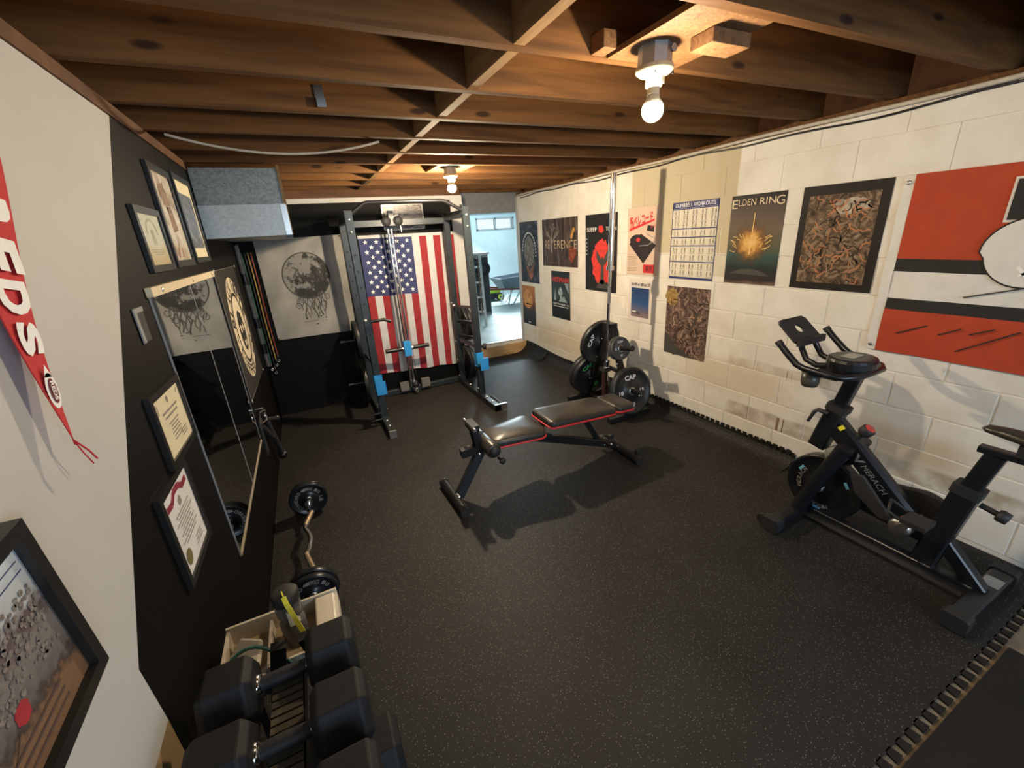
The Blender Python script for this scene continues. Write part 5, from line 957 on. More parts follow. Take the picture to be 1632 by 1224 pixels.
B('back_strut', MB().bar((1.66, YC, 0.395), (1.82, YC, 0.13), 0.030, 0.035)); hg = B('hinge', MB().bar((1.24, YC - 0.06, 0.365), (1.24, YC + 0.06, 0.365), 0.04, 0.05)); bolt((1.24, YC - 0.06, 0.37), (0, -1, 0), hg)
B('hinge_link', MB().bar((1.245, YC - 0.09, 0.405), (1.335, YC - 0.10, 0.365), 0.006, 0.02))
B('adjust_pin', MB().cyl((1.86, YC - 0.10, 0.12), (1.86, YC + 0.10, 0.12), 0.012, 10)); [B('transport_wheel', MB().cyl((2.02, y, 0.075), (2.02, y + 0.03, 0.075), 0.022, 14), m_blkm) for y in (2.10, 2.42)]
# front attachment: leg roller, bracket, receiver tube and clamp block
r_ = B('foam_roller', MB().lathe((0.875, YC - 0.15, 0.40), (0, 1, 0), [(0, 0), (0.045, 0), (0.050, 0.01), (0.050, 0.20), (0.045, 0.21), (0, 0.21)], 22), m_leather); MB().lathe((0.875, YC - 0.172, 0.40), (0, 1, 0), [(0, 0), (0.030, 0), (0.034, 0.022), (0, 0.022)], 18).build('roller_cap', m_blkm, r_)
B('bracket', MB().bar((0.835, YC + 0.04, 0.33), (0.805, YC + 0.04, 0.53), 0.05, 0.012, (0, 1, 0)).bar((0.835, YC - 0.02, 0.33), (0.805, YC - 0.02, 0.53), 0.05, 0.012, (0, 1, 0)))
t_ = B('receiver_tube', MB().bar((0.70, YC + 0.005, 0.365), (0.865, YC + 0.005, 0.372), 0.055, 0.055), m_blk); MB().bar((0.6985, YC + 0.005, 0.365), (0.7, YC + 0.005, 0.365), 0.043, 0.043).build('tube_opening', m_hole, t_)
c_ = B('clamp_block', MB().bar((0.80, YC - 0.05, 0.535), (0.80, YC + 0.09, 0.535), 0.05, 0.045)); [MB().cyl((0.80 + dx, YC - 0.085, 0.535 + dz), (0.80 + dx, YC + 0.125, 0.535 + dz), 0.011, 10).build('clamp_bolt', m_satin, c_) for dx, dz in ((-0.018, 0.01), (0.022, -0.012))]
l_ = B('side_knob', MB().lathe((0.905, YC - 0.125, 0.335), (0.4, -1, -0.3), [(0, 0), (0.008, 0), (0.010, 0.03), (0.022, 0.034), (0.020, 0.055), (0, 0.058)], 12), m_blkm); [bolt((x, YC - 0.03, 0.345), (0, -1, 0), t_) for x in (0.815, 0.855)]
# ------------------------------------------------------------------ plate tree with plates and upright bar
tx, ty = 2.50, 3.06
tr = thing('plate_tree', 'black A-frame weight plate tree standing by the block wall', 'plate rack', (tx, ty, 0.01))
T = lambda n, mb, m=m_blk, p=tr: mb.build(n, m, p)
for s, y1 in ((-1, 2.74), (1, 3.40)):
    lg = T('leg', MB().bar((tx, ty + s * 0.03, 0.83), (tx, y1, 0.05), 0.055, 0.045, (0, 1, 0), ch=0.004)); T('foot', MB().bar((tx - 0.25, y1, 0.035), (tx + 0.22, y1, 0.035), 0.05, 0.045, ch=0.004))
    for z in (0.24, 0.50, 0.70): yy = ty + s * 0.03 + (y1 - ty - s * 0.03) * (0.83 - z) / 0.78; bolt((tx - 0.028, yy, z), (-1, 0, 0), lg, 0.009)
T('base_bar', MB().bar((tx, 2.74, 0.035), (tx, 3.40, 0.035), 0.05, 0.045, ch=0.004)); T('crossbar', MB().bar((tx, 2.88, 0.42), (tx, 3.25, 0.42), 0.03, 0.03)); T('apex_plate', MB().box((tx - 0.04, ty - 0.06, 0.77), (tx + 0.04, ty + 0.06, 0.86)))
TP = []
for s, z, yb in ((-1, 0.26, 2.81), (-1, 0.635, 2.955), (1, 0.26, 3.30), (1, 0.635, 3.155)):
    d = Vector((0, s * math.cos(0.20), math.sin(0.20))); p0 = Vector((tx, yb, z)); p1 = p0 + d * 0.21
    q = T('peg', MB().cyl(p0, p1, 0.023, 16)); MB().cyl(p1, p1 + d * 0.008, 0.027, 16).build('peg_cap', m_blkm, q); TP.append((p0, d))
T('bar_holder', MB().cyl((tx - 0.055, ty - 0.01, 0.05), (tx - 0.055, ty - 0.01, 0.42), 0.030, 16), M('worn_red_brown_steel', (0.06, 0.028, 0.022), 0.45, 0.3)); T('holder_clamp', MB().box((tx - 0.095, ty - 0.05, 0.40), (tx - 0.02, ty + 0.03, 0.44)), m_satin)
def tree_plate(i, off, R, Th, mat, lab, txt, tm, nums=None, spin=0.0, flip=False):
    p0, d = TP[i]; c = p0 + d * off; t = plate(lab, c, d, R, Th, mat, group='plates on the plate tree')
    fd = -1.0 if flip else 1.0; n = d * fd; face = c + n * (Th / 2 - Th * 0.16)
    up = Vector((0, 0, 1)); v = (up - n * up.dot(n)).normalized(); u = v.cross(n); cs, sn = math.cos(spin), math.sin(spin); u2 = u * cs + v * sn; F = FR(face, u2, n.cross(u2)); s_ = R / 0.222
    put_text(MB(), F, txt, (-0.065 * s_, 0.105 * s_, 0.065 * s_, 0.150 * s_), 0.0015, 0.035).build('lettering', tm, t)
    for (a, b, q, m) in (nums or []): put_text(MB(), F, q, (a * s_ - 0.024 * s_, b * s_ - 0.02 * s_, a * s_ + 0.024 * s_, b * s_ + 0.02 * s_), 0.0015, 0.03).build('number', m or tm, t)
    return t
tree_plate(0, 0.060, 0.222, 0.055, m_plate, 'black bumper plate with white CAP 10 lettering facing the bench', 'CAP', m_tpr, [(-0.12, 0.0, '10', None), (0.12, -0.01, 'LB', None), (0.10, -0.05, '10', None), (0, -0.13, 'CAP', None)])
tree_plate(1, 0.050, 0.108, 0.028, m_gplate, 'small grey iron plate on upper near peg of plate tree, outermost', 'CAP', m_tpr, [(-0.12, 0.0, '5', None), (0.12, 0.0, '5', None), (0, -0.13, 'LBS', None)])
tree_plate(1, 0.018, 0.112, 0.026, m_gplate, 'small grey iron plate sandwiched behind the outer small plate', 'CAP', m_tpr)
tree_plate(2, 0.055, 0.222, 0.050, m_plate, 'black bumper plate with green CAP lettering on lower far peg', 'CAP', m_green, [(0, -0.13, '25', m_green)], 0.55, True)
tree_plate(2, 0.110, 0.225, 0.050, m_plate, 'black bumper plate tucked behind the green lettered plate', 'CAP', m_green)
tree_plate(3, 0.055, 0.222, 0.050, m_plate, 'black bumper plate with white CAP lettering on upper far peg', 'CAP', m_tpr, [(0.02, -0.13, '15', None)], 1.25, True)
# upright bar
t = thing('barbell', 'chrome barbell standing upright in the plate tree holder', 'barbell', (tx - 0.055, ty - 0.01, 0.05))
b0, b1 = Vector((tx - 0.055, ty - 0.01, 0.06)), Vector((tx - 0.03, ty - 0.055, 2.115)); bp = lambda z: b0.lerp(b1, (z - 0.06) / 2.055)
MB().cyl(bp(0.50), bp(1.36), 0.0140, 14).build('shaft', m_chrome, t); MB().cyl(bp(0.80), bp(0.90), 0.0146, 14).build('knurling', M('dark_knurl', (0.10, 0.09, 0.085), 0.5, 0.8), t); MB().cyl(bp(1.05), bp(1.20), 0.0146, 14).build('knurling', M('knurl_steel', (0.30, 0.29, 0.28), 0.5, 0.9), t)
MB().cyl(bp(1.38), bp(2.115), 0.025, 18).build('sleeve', m_chrome, t); MB().cyl(bp(1.345), bp(1.38), 0.034, 18).build('collar', m_chrome, t); MB().cyl(bp(0.46), bp(0.50), 0.034, 18).build('collar', m_chrome, t); MB().cyl(bp(0.08), bp(0.46), 0.024, 18).build('sleeve', m_chrome, t)
# ------------------------------------------------------------------ exercise bike
bk = thing('exercise_bike', 'black indoor cycling bike with tablet holder standing by the block wall', 'exercise bike', (2.42, 0.75, 0.01))
K = lambda n, mb, m=m_blk, p=bk, **k: mb.build(n, m, p, **k)
m_bkf = M('bike_satin_black', (0.010, 0.011, 0.014), 0.32, 0.1, var=0.1); XC = 2.42
for y, x0, x1, nm in ((1.13, 2.12, 2.72, 'front_stabiliser'), (0.375, 2.17, 2.66, 'rear_stabiliser')):
    q = K(nm, MB().bar((x0, y, 0.062), (x1, y, 0.062), 0.075, 0.05, ch=0.008), m_bkf)
    for x, s in ((x0, -1), (x1, 1)): MB().bar((x + s * 0.03, y, 0.055), (x - s * 0.03, y, 0.055), 0.09, 0.075, ch=0.010).build('foot_cap', m_blkm, q)
    if y > 1:
        for x in (x0 + 0.01, x1 - 0.01): MB().cyl((x - 0.014, y + 0.062, 0.045), (x + 0.014, y + 0.062, 0.045), 0.030, 16).build('transport_wheel', m_blkm, q)
    else: MB().box((2.47, y - 0.03, 0.0872), (2.55, y + 0.03, 0.0882)).build('sticker', m_gtape, q)
K('floor_beam', MB().bar((XC - 0.03, 1.10, 0.075), (XC - 0.03, 0.40, 0.075), 0.05, 0.055, ch=0.004), m_bkf); K('floor_rail', MB().bar((XC - 0.062, 1.09, 0.055), (XC - 0.062, 0.41, 0.055), 0.012, 0.018), m_satin)
wh = K('flywheel', MB().lathe((XC - 0.035, 1.055, 0.245), (1, 0, 0), [(0, 0), (0.05, 0.0), (0.06, 0.008), (0.165, 0.008), (0.172, 0.0), (0.185, 0.002), (0.188, 0.010), (0.188, 0.060), (0.180, 0.068), (0.05, 0.068), (0, 0.070)], 56), m_bkf)
F = FR((XC - 0.030, 1.055, 0.245), (0, -1, 0), (0, 0, 1))
for a in (0.55, 2.6, 4.7): MB().prism(F, [(0.135 * math.cos(a) + dx * math.cos(a) - dy * math.sin(a), 0.135 * math.sin(a) + dx * math.sin(a) + dy * math.cos(a)) for dx, dy in ((-0.007, -0.018), (0.007, -0.018), (0.007, 0.018), (-0.007, 0.018))], 0.0, 0.003).build('blue_mark', m_lblue, wh)
mb = MB(); ring_text(mb, F, 'MERACH', 0, 0, 0.118, 0.024, PI * 1.12, PI * 0.80, 0.003, 0.01); mb.build('lettering', m_gtape, wh); mb = MB(); ring_text(mb, F, 'MERACH', 0, 0, 0.118, 0.024, PI * 1.62, PI * 1.34, 0.003, 0.01); mb.build('lettering', m_gtape, wh)
MB().lathe((XC - 0.048, 1.055, 0.245), (-1, 0, 0), [(0.024, -0.012), (0.024, 0.012), (0.012, 0.020), (0, 0.020)], 16).build('axle_nut', m_satin, wh)
for x in (XC - 0.085, XC + 0.085): K('fork_blade', MB().tube([(x, 0.96, 0.555), (x, 1.02, 0.40), (x, 1.09, 0.20), (x, 1.125, 0.07)], 0.038, 14), m_bkf)
K('head_tube', MB().bar((XC, 1.125, 0.475), (XC, 1.068, 0.725), 0.075, 0.085, (0, 1, 0), ch=0.008), m_bkf); K('head_collar', MB().bar((XC, 1.072, 0.705), (XC, 1.062, 0.740), 0.088, 0.096, (0, 1, 0), ch=0.008), m_blkm)
K('handlebar_post', MB().bar((XC, 1.068, 0.72), (XC, 1.012, 0.965), 0.050, 0.064, (0, 1, 0), ch=0.006), m_bkf)
lv = K('post_lever', MB().tube([(XC - 0.04, 1.095, 0.688), (XC - 0.055, 1.135, 0.700), (XC - 0.06, 1.150, 0.685), (XC - 0.062, 1.172, 0.620)], [0.012, 0.012, 0.010, 0.008], 10), m_blkm)
dt = K('down_tube', MB().bar((XC, 1.075, 0.635), (XC, 0.640, 0.235), 0.062, 0.105, (0, 0.7, 0.7), ch=0.014), m_bkf); dv = Vector((0, 0.640 - 1.075, 0.235 - 0.635)).normalized()
F = FR((XC - 0.031, 1.075 + dv.y * 0.22, 0.635 + dv.z * 0.22), dv, Vector((1, 0, 0)).cross(dv) * -1)
if F.n.x > 0: F = FR(F.o, dv, -F.v)
put_text(MB(), F, 'MERACH', (0.03, -0.014, 0.185, 0.014), 0.0015, 0.0, shear=0.15).build('lettering', m_gtape, dt); mb = MB(); poly(mb, F, [(-0.035, 0.02), (-0.02, 0.02), (-0.005, -0.005), (0.01, 0.02), (0.02, 0.02), (-0.002, -0.025)], 0.0015); mb.build('emblem', m_gtape, dt)
F2 = FR((XC - 0.031, 1.075 + dv.y * 0.045, 0.635 + dv.z * 0.045), dv, F.v); rect(MB(), F2, -0.012, 0.016, 0.010, 0.048, 0.0015).build('yellow_tag', m_yel, dt)
kn = K('resistance_knob', MB().cyl((XC, 0.985, 0.555), (XC, 0.935, 0.630), 0.019, 14, r2=0.015), m_blkm); MB().lathe((XC, 0.938, 0.622), Vector((0, -0.55, 0.83)), [(0, 0), (0.026, 0), (0.032, 0.012), (0.032, 0.040), (0.026, 0.046), (0, 0.046)], 18).build('knob_head', m_blkm, kn); MB().lathe((XC, 0.938 - 0.55 * 0.0465, 0.622 + 0.83 * 0.0465), Vector((0, -0.55, 0.83)), [(0, 0.002), (0.024, 0.001), (0.025, 0), (0, 0)], 18).build('red_top', m_redk, kn)
K('brake_cover', MB().lathe((XC - 0.03, 1.03, 0.455), (1, 0, 0), [(0, 0), (0.045, 0.0), (0.05, 0.01), (0.05, 0.05), (0, 0.06)], 20), m_grey)
# chain case, crank and pedals
def hull(c1, r1, c2, r2, x, n=18):
    pts = [(c1[0] + r1 * math.cos(a), c1[1] + r1 * math.sin(a)) for a in [-PI / 2 + PI * k / n - 0.1 for k in range(n + 1)]] + [(c2[0] + r2 * math.cos(a), c2[1] + r2 * math.sin(a)) for a in [PI / 2 + PI * k / n - 0.1 for k in range(n + 1)]]; return pts
FX = FR((XC + 0.055, 0, 0), (0, 1, 0), (0, 0, 1)); K('chain_case', MB().prism(FX, hull((1.03, 0.25), 0.075, (0.66, 0.27), 0.135, 0), 0, 0.035), m_blkm, bevel=0.008)
K('side_shroud', MB().prism(FR((XC - 0.07, 0, 0), (0, -1, 0), (0, 0, 1)), [(-a, b) for a, b in [(0.92, 0.43), (0.86, 0.44), (0.74, 0.31), (0.70, 0.26), (0.76, 0.25), (0.88, 0.33)]], 0, 0.02), M('shroud_grey', (0.028, 0.028, 0.03), 0.45), bevel=0.006)
cr = K('crank', MB().lathe((XC - 0.14, 0.665, 0.275), (1, 0, 0), [(0, 0), (0.035, 0), (0.045, 0.012), (0.045, 0.05), (0, 0.06)], 20), m_satin)
for x, dy, dz in ((XC - 0.145, 0.075, 0.115), (XC + 0.115, -0.075, -0.115)):
    MB().bar((x, 0.665, 0.275), (x, 0.665 - dy, 0.275 + dz), 0.014, 0.030).build('crank_arm', m_satin, cr)
    s = -1 if x < XC else 1; px, py, pz_ = x + s * 0.06, 0.665 - dy, 0.275 + dz
    pd = MB().box((px - 0.05, py - 0.045, pz_ - 0.010), (px + 0.05, py + 0.045, pz_ + 0.012)).build('pedal', m_blkm, cr); MB().tube([(px - 0.045, py + 0.045, pz_), (px - 0.045, py + 0.09, pz_ + 0.02), (px, py + 0.105, pz_ + 0.055), (px + 0.045, py + 0.09, pz_ + 0.02), (px + 0.045, py + 0.045, pz_)], 0.007, 8).build('toe_cage', m_blkm, cr)
    MB().box((px - 0.035, py + 0.046, pz_ - 0.005), (px - 0.01, py + 0.049, pz_ + 0.008)).build('reflector', m_redk, cr)
# seat assembly
K('seat_tube', MB().bar((XC, 0.585, 0.08), (XC, 0.520, 0.530), 0.070, 0.090, (0, 1, 0), ch=0.008), m_bkf); K('seat_collar', MB().bar((XC, 0.525, 0.50), (XC, 0.518, 0.545), 0.082, 0.100, (0, 1, 0), ch=0.008), m_blkm)
K('seat_post', MB().bar((XC, 0.520, 0.52), (XC, 0.480, 0.715), 0.050, 0.066, (0, 1, 0), ch=0.006), m_bkf); K('rear_strut', MB().bar((XC, 0.56, 0.26), (XC, 0.385, 0.075), 0.055, 0.06, ch=0.006), m_bkf)
K('seat_slider', MB().bar((XC, 0.535, 0.728), (XC, 0.27, 0.728), 0.045, 0.030, ch=0.005), m_bkf); kb = K('seat_knob', MB().cyl((XC, 0.475, 0.475), (XC, 0.420, 0.462), 0.012, 12), m_blkm); MB().lathe((XC, 0.420, 0.462), (0, -1, -0.2), [(0, 0), (0.024, 0), (0.028, 0.01), (0.026, 0.035), (0, 0.038)], 10).build('knob_head', m_blkm, kb)
K('saddle_clamp', MB().bar((XC, 0.40, 0.735), (XC, 0.40, 0.790), 0.045, 0.06, (0, 1, 0)), m_blkm)
mb = MB(); st = [(0.545, 0.012, 0.822, 0.815), (0.53, 0.028, 0.836, 0.800), (0.48, 0.036, 0.842, 0.792), (0.42, 0.048, 0.842, 0.785), (0.36, 0.085, 0.846, 0.785), (0.31, 0.118, 0.850, 0.790), (0.27, 0.115, 0.850, 0.800), (0.25, 0.06, 0.842, 0.812)]; n = 14; vs = []
for y, hw, zt, zb in st: vs += [(XC + hw * math.cos(a), y, (zt + zb) / 2 + (zt - zb) / 2 * math.sin(a) * (1 if math.sin(a) > 0 else 0.8)) for a in [2 * PI * k / n for k in range(n)]]
mb.add(vs, [(i * n + k, i * n + (k + 1) % n, (i + 1) * n + (k + 1) % n, (i + 1) * n + k) for i in range(len(st) - 1) for k in range(n)] + [tuple(range(n - 1, -1, -1)), tuple(range(len(vs) - n, len(vs)))], 0, True); K('saddle', mb, m_leather)
# handlebar, console, tablet holder, cup
hb = K('handlebar', MB().tube([(2.205, 1.300, 1.062), (2.205, 1.262, 1.025), (2.205, 1.200, 0.972), (2.210, 1.165, 0.958), (2.225, 1.06, 0.945), (2.25, 1.000, 0.942), (2.32, 0.965, 0.945), (XC, 0.958, 0.950), (2.52, 0.965, 0.945), (2.59, 1.000, 0.942), (2.615, 1.06, 0.945), (2.63, 1.165, 0.962), (2.635, 1.20, 0.980), (2.635, 1.262, 1.035), (2.635, 1.300, 1.072)], 0.0165, 14), m_bkf)
MB().tube([(2.205, 1.312, 1.074), (2.205, 1.296, 1.058)], 0.0185, 14).build('bar_end', m_blkm, hb); MB().tube([(2.635, 1.312, 1.084), (2.635, 1.296, 1.068)], 0.0185, 14).build('bar_end', m_blkm, hb)
K('arm_rest', MB().box((2.24, 1.02, 0.918), (2.60, 1.16, 0.938)), m_blkm, bevel=0.008)
cs = K('console', MB().prism(FR((0, 0, 0.925), (1, 0, 0), (0, 1, 0)), [(XC + 0.115 * math.cos(a), 1.055 + 0.105 * math.sin(a)) for a in [2 * PI * k / 24 for k in range(24)]], 0, 0.085), m_bkf, bevel=0.018); MB().box((XC - 0.05, 1.03, 1.0105), (XC + 0.05, 1.09, 1.0125)).build('display', M('lcd_grey', (0.22, 0.23, 0.22), 0.2), cs)
tb = K('tablet_post', MB().tube([(XC - 0.07, 1.13, 0.955), (XC - 0.07, 1.18, 0.945), (XC - 0.07, 1.235, 0.965), (XC - 0.065, 1.27, 1.02), (XC - 0.05, 1.285, 1.06)], 0.015, 12), m_bkf); MB().tube([(XC + 0.07, 1.13, 0.955), (XC + 0.07, 1.18, 0.945), (XC + 0.07, 1.235, 0.965), (XC + 0.065, 1.27, 1.02), (XC + 0.05, 1.285, 1.06)], 0.015, 12).build('tablet_post', m_bkf, bk)
v = Vector((0, 0.62, 0.55)).normalized(); F = FR((XC, 1.275, 1.040), (1, 0, 0), v); r = 0.02; w2, hh = 0.115, 0.165
op = [(w2 - r, 0), (w2, r), (w2, hh - r), (w2 - r, hh), (-w2 + r, hh), (-w2, hh - r), (-w2, r), (-w2 + r, 0)]; hole = [(0.030 * math.cos(a), hh * 0.55 + 0.028 * math.sin(a)) for a in [2 * PI * (k + 0.5) / 8 - 1.4 for k in range(8)]]
mb = MB(); vs = [F(a, b, t_) for t_ in (0.0, 0.012) for a, b in op + hole]; fs = []
order = sorted(range(8), key=lambda k: math.atan2(hole[k][1] - hh * 0.55, hole[k][0])); oo = sorted(range(8), key=lambda k: math.atan2(op[k][1] - hh * 0.55, op[k][0]))
for k in range(8):
    a, b, c, d = oo[k], oo[(k + 1) % 8], 8 + order[(k + 1) % 8], 8 + order[k]; fs += [(a + 16, b + 16, c + 16, d + 16), (d, c, b, a), (a, b, b + 16, a + 16), (d + 16, c + 16, c, d)]
mb.add(vs, fs); K('tablet_holder', mb, m_blkm); K('tablet_lip', MB().bar(F(-w2, 0.0, 0.018), F(w2, 0.0, 0.018), 0.02, 0.036), m_blkm)
K('cup_holder', MB().lathe((2.29, 1.165, 0.848), (0, 0, 1), [(0, 0), (0.036, 0.0), (0.042, 0.02), (0.043, 0.078), (0.040, 0.078), (0.038, 0.01), (0, 0.006)], 22), M('smoked_cup', (0.05, 0.048, 0.04), 0.35))
# ------------------------------------------------------------------ curl bar on the floor
ez = thing('curl_bar', 'zigzag chrome curl bar lying on the mat beside the black wall', 'barbell', (-0.27, 2.3, 0.01)); zc = 0.128
pts = [(-0.262, 2.90, zc), (-0.262, 2.72, zc), (-0.262, 2.60, zc), (-0.245, 2.57, zc), (-0.285, 2.44, zc), (-0.285, 2.41, zc), (-0.262, 2.33, zc), (-0.258, 2.29, zc), (-0.270, 2.21, zc), (-0.283, 2.17, zc), (-0.283, 2.15, zc), (-0.255, 2.03, zc), (-0.256, 2.00, zc), (-0.256, 1.88, zc), (-0.256, 1.72, zc)]
MB().tube(pts, 0.0135, 12).build('bar', m_chrome, ez)
for a, b in ((3, 5), (9, 12)): MB().tube([Vector(p) + Vector((0, 0, 0.0005)) for p in pts[a:b]], 0.0148, 12).build('knurled_grip', M('brass_tone_steel', (0.58, 0.47, 0.33), 0.35, 0.9), ez)
for y, s in ((2.70, -1), (1.925, 1)): MB().cyl((-0.259, y, zc), (-0.259, y + s * 0.022, zc), 0.026, 16).build('collar', m_chrome, ez)
m_pgloss = M('glossy_black_plate', (0.014, 0.015, 0.018), 0.28, 0.2, var=0.1)
def ezplate(y, label, s, R_=0.118):
    t = plate(label, (-0.259, y, zc), (0, 1, 0), R_, 0.03, m_pgloss, hub=0.0145, rim=0.86, group='small plates on the curl bar'); F = FR((-0.259, y - 0.015 + 0.0048, zc), (1, 0, 0), (0, 0, 1)) if s < 0 else FR((-0.259, y + 0.0102, zc), (-1, 0, 0), (0, 0, 1))
    for q, a0, a1 in (('STANDARD', PI * 1.25, PI * 0.72), ('4.5KG', PI * 0.62, PI * 0.38), ('10 LB', PI * 0.25, -PI * 0.12)): mb = MB(); ring_text(mb, F, q, 0, 0, 0.076, 0.021, a0, a1, 0.0012, 0.01); mb.build('lettering', m_gtape, t)
    return t
ezplate(2.745, 'glossy black plate on the end of curl bar toward the rack', -1); ezplate(2.782, 'glossy black plate outside the far plate of the curl bar', -1, 0.112); ezplate(1.885, 'glossy black plate on the end of curl bar toward the bottle tray', 1); ezplate(1.848, 'glossy black plate outside the near plate of curl bar', -1, 0.112)
# ------------------------------------------------------------------ dumbbells on a stand, tray, bottle, cords
ds = thing('dumbbell_stand', 'black dumbbell stand with ribbed tan saddle rail against the black wall', 'stand', (-0.24, 0.8, 0.01))
zt = 0.655
MB().box((-0.280, 0.50, zt - 0.03), (-0.205, 0.985, zt)).build('saddle_rail', m_blk, ds)
for k in range(22): MB().box((-0.277, 0.508 + 0.021 * k, zt), (-0.208, 0.524 + 0.021 * k, zt + 0.008)).build('rib', M('ribbed_olive_rubber', (0.075, 0.062, 0.038), 0.6) if k == 0 else bpy.data.materials['ribbed_olive_rubber'], ds)
MB().box((-0.31, 0.50, 0.30), (-0.17, 1.06, 0.33)).build('lower_rail', m_blk, ds)
for y in (0.55, 1.10):
    for x, s in ((-0.275, -1), (-0.205, 1)): MB().bar((x, y, zt - 0.02), (x + s * 0.13, y, 0.02), 0.04, 0.03, (0, 1, 0)).build('leg', m_blk, ds)
    MB().bar((-0.45, y, 0.025), (-0.03, y, 0.025), 0.05, 0.03).build('foot', m_blk, ds)
MB().box((-0.45, 1.09, 0.485), (-0.10, 1.33, 0.500)).build('shelf', m_blk, ds); [MB().bar((x, 1.30, 0.49), (x, 1.30, 0.02), 0.025, 0.025, (0, 1, 0)).build('shelf_leg', m_blk, ds) for x in (-0.43, -0.12)]; MB().bar((-0.24, 0.98, 0.635), (-0.24, 1.10, 0.49), 0.04, 0.02).build('shelf_bracket', m_blk, ds)
def dumbbell(label, x, y, z, sep, D, L, rot=0.0):
    t = thing('hex_dumbbell', label, 'dumbbell', (x, y, z), 'hex dumbbells on the stand')
    h = MB().cyl((x - sep / 2, y, z), (x + sep / 2, y, z), 0.016, 14); h.lathe((x - sep / 2, y, z), (1, 0, 0), [(0.014, 0.04), (0.017, 0.07), (0.0185, sep / 2), (0.017, sep - 0.07), (0.014, sep - 0.04)], 14); h.build('handle', m_satin if False else m_blkm, t)
    Rr = D / 2 / math.cos(PI / 6)
    for s in (-1, 1):
        c = x + s * sep / 2
        pr = [(0, -L / 2), (Rr * 0.80, -L / 2), (Rr, -L / 2 + 0.016), (Rr, L / 2 - 0.016), (Rr * 0.80, L / 2), (0, L / 2)]
        hd = MB().lathe((c, y, z), (1, 0, 0), pr, 6, smooth=False, ref=(0, math.cos(rot), math.sin(rot))).build('head', m_hex, t, bevel=0.004)
        MB().lathe((c - s * L / 2, y, z), (-s, 0, 0), [(0.026, 0), (0.024, 0.006), (0.018, 0.008)], 16).build('neck_ring', m_chrome, t)
    return t
dumbbell('black rubber hex dumbbell on the stand next to the bottle tray', -0.245, 0.950, 0.684, 0.232, 0.142, 0.115)
dumbbell('black rubber hex dumbbell in the middle of the stand top', -0.238, 0.780, 0.684, 0.236, 0.144, 0.12)
dumbbell('black rubber hex dumbbell at the end of stand top away from tray', -0.235, 0.609, 0.684, 0.236, 0.144, 0.12)
dumbbell('larger black rubber hex dumbbell on the lower rail of the stand', -0.235, 0.82, 0.412, 0.30, 0.17, 0.14)
tr_ = thing('plastic_tray', 'cream plastic tray with moulded wells sitting behind the dumbbells', 'tray', (-0.28, 1.21, 0.501)); x0, x1, y0, y1 = -0.445, -0.115, 1.125, 1.315
MB().box((x0, y0, 0.501), (x1, y1, 0.508)).build('tray_floor', m_plasd, tr_)
for a, b in (((x0, y1 - 0.008, 0.508), (x1, y1, 0.575)), ((x0, y0, 0.508), (x1, y0 + 0.008, 0.545)), ((x0, y0 + 0.008, 0.508), (x0 + 0.008, y1 - 0.008, 0.565)), ((x1 - 0.008, y0 + 0.008, 0.508), (x1, y1 - 0.008, 0.565))): MB().box(a, b).build('tray_wall', m_plas, tr_)
MB().box((-0.185, 1.135, 0.508), (-0.123, 1.305, 0.572)).build('tray_end_block', m_plas, tr_, bevel=0.006); MB().box((-0.325, 1.133, 0.508), (-0.317, 1.305, 0.55)).build('divider', m_plas, tr_)
[MB().box((xx, 1.10, zz), (xx + 0.05, 1.125, zz + 0.008)).build('front_rib', m_plas, tr_) for xx in (-0.38, -0.19) for zz in (0.512, 0.53)]
tag(MB().prism(FR((-0.43, 1.14, 0.512), (1, 0, 0), (0, 1, 0.35)), [(0, 0), (0.08, 0.01), (0.09, 0.10), (0.03, 0.13), (0, 0.08)], 0, 0.02).build('cloth_rag', m_plas, loc=(-0.4, 1.2, 0.51), bevel=0.008), 'crumpled cream rag lying in the plastic tray', 'cloth')
bt = thing('water_bottle', 'smoky grey sports bottle with yellow strap standing in the tray', 'bottle', (-0.248, 1.225, 0.509))
MB().lathe((-0.248, 1.225, 0.509), (0, 0, 1), [(0, 0), (0.033, 0), (0.037, 0.006), (0.037, 0.09), (0.033, 0.10), (0.033, 0.112), (0.037, 0.12), (0.037, 0.165), (0.034, 0.175), (0, 0.176)], 26).build('body', m_glass, bt)
MB().lathe((-0.248, 1.225, 0.684), (0, 0, 1), [(0.0385, -0.01), (0.0385, 0.018), (0.034, 0.024), (0, 0.025)], 26).build('lid', m_blkm, bt)
F = FR((-0.248, 1.225, 0), (1, 0, 0), (0, 0, 1)); mb = MB(); vs = []; ns = 8
for i in range(ns + 1):
    a = -0.9 + 0.9 * i / ns; vs += [(-0.248 + 0.0378 * math.sin(a + 0.8), 1.225 - 0.0378 * math.cos(a + 0.8), z) for z in (0.60, 0.60 + 0.06 * (1 - i / ns * 0.7))]
mb.add(vs, [(2 * i, 2 * i + 2, 2 * i + 3, 2 * i + 1) for i in range(ns)]); mb.build('white_label', m_tpr, bt)
mb = MB(); pp = [Vector(p) for p in ((-0.252, 1.215, 0.712), (-0.246, 1.190, 0.716), (-0.240, 1.172, 0.70), (-0.228, 1.155, 0.66), (-0.215, 1.142, 0.61), (-0.205, 1.135, 0.57), (-0.203, 1.128, 0.55))]
for p, q in zip(pp[:-1], pp[1:]): mb.bar(p, q, 0.013, 0.003, (0, -1, 0.4))
mb.build('strap', m_yel, bt)
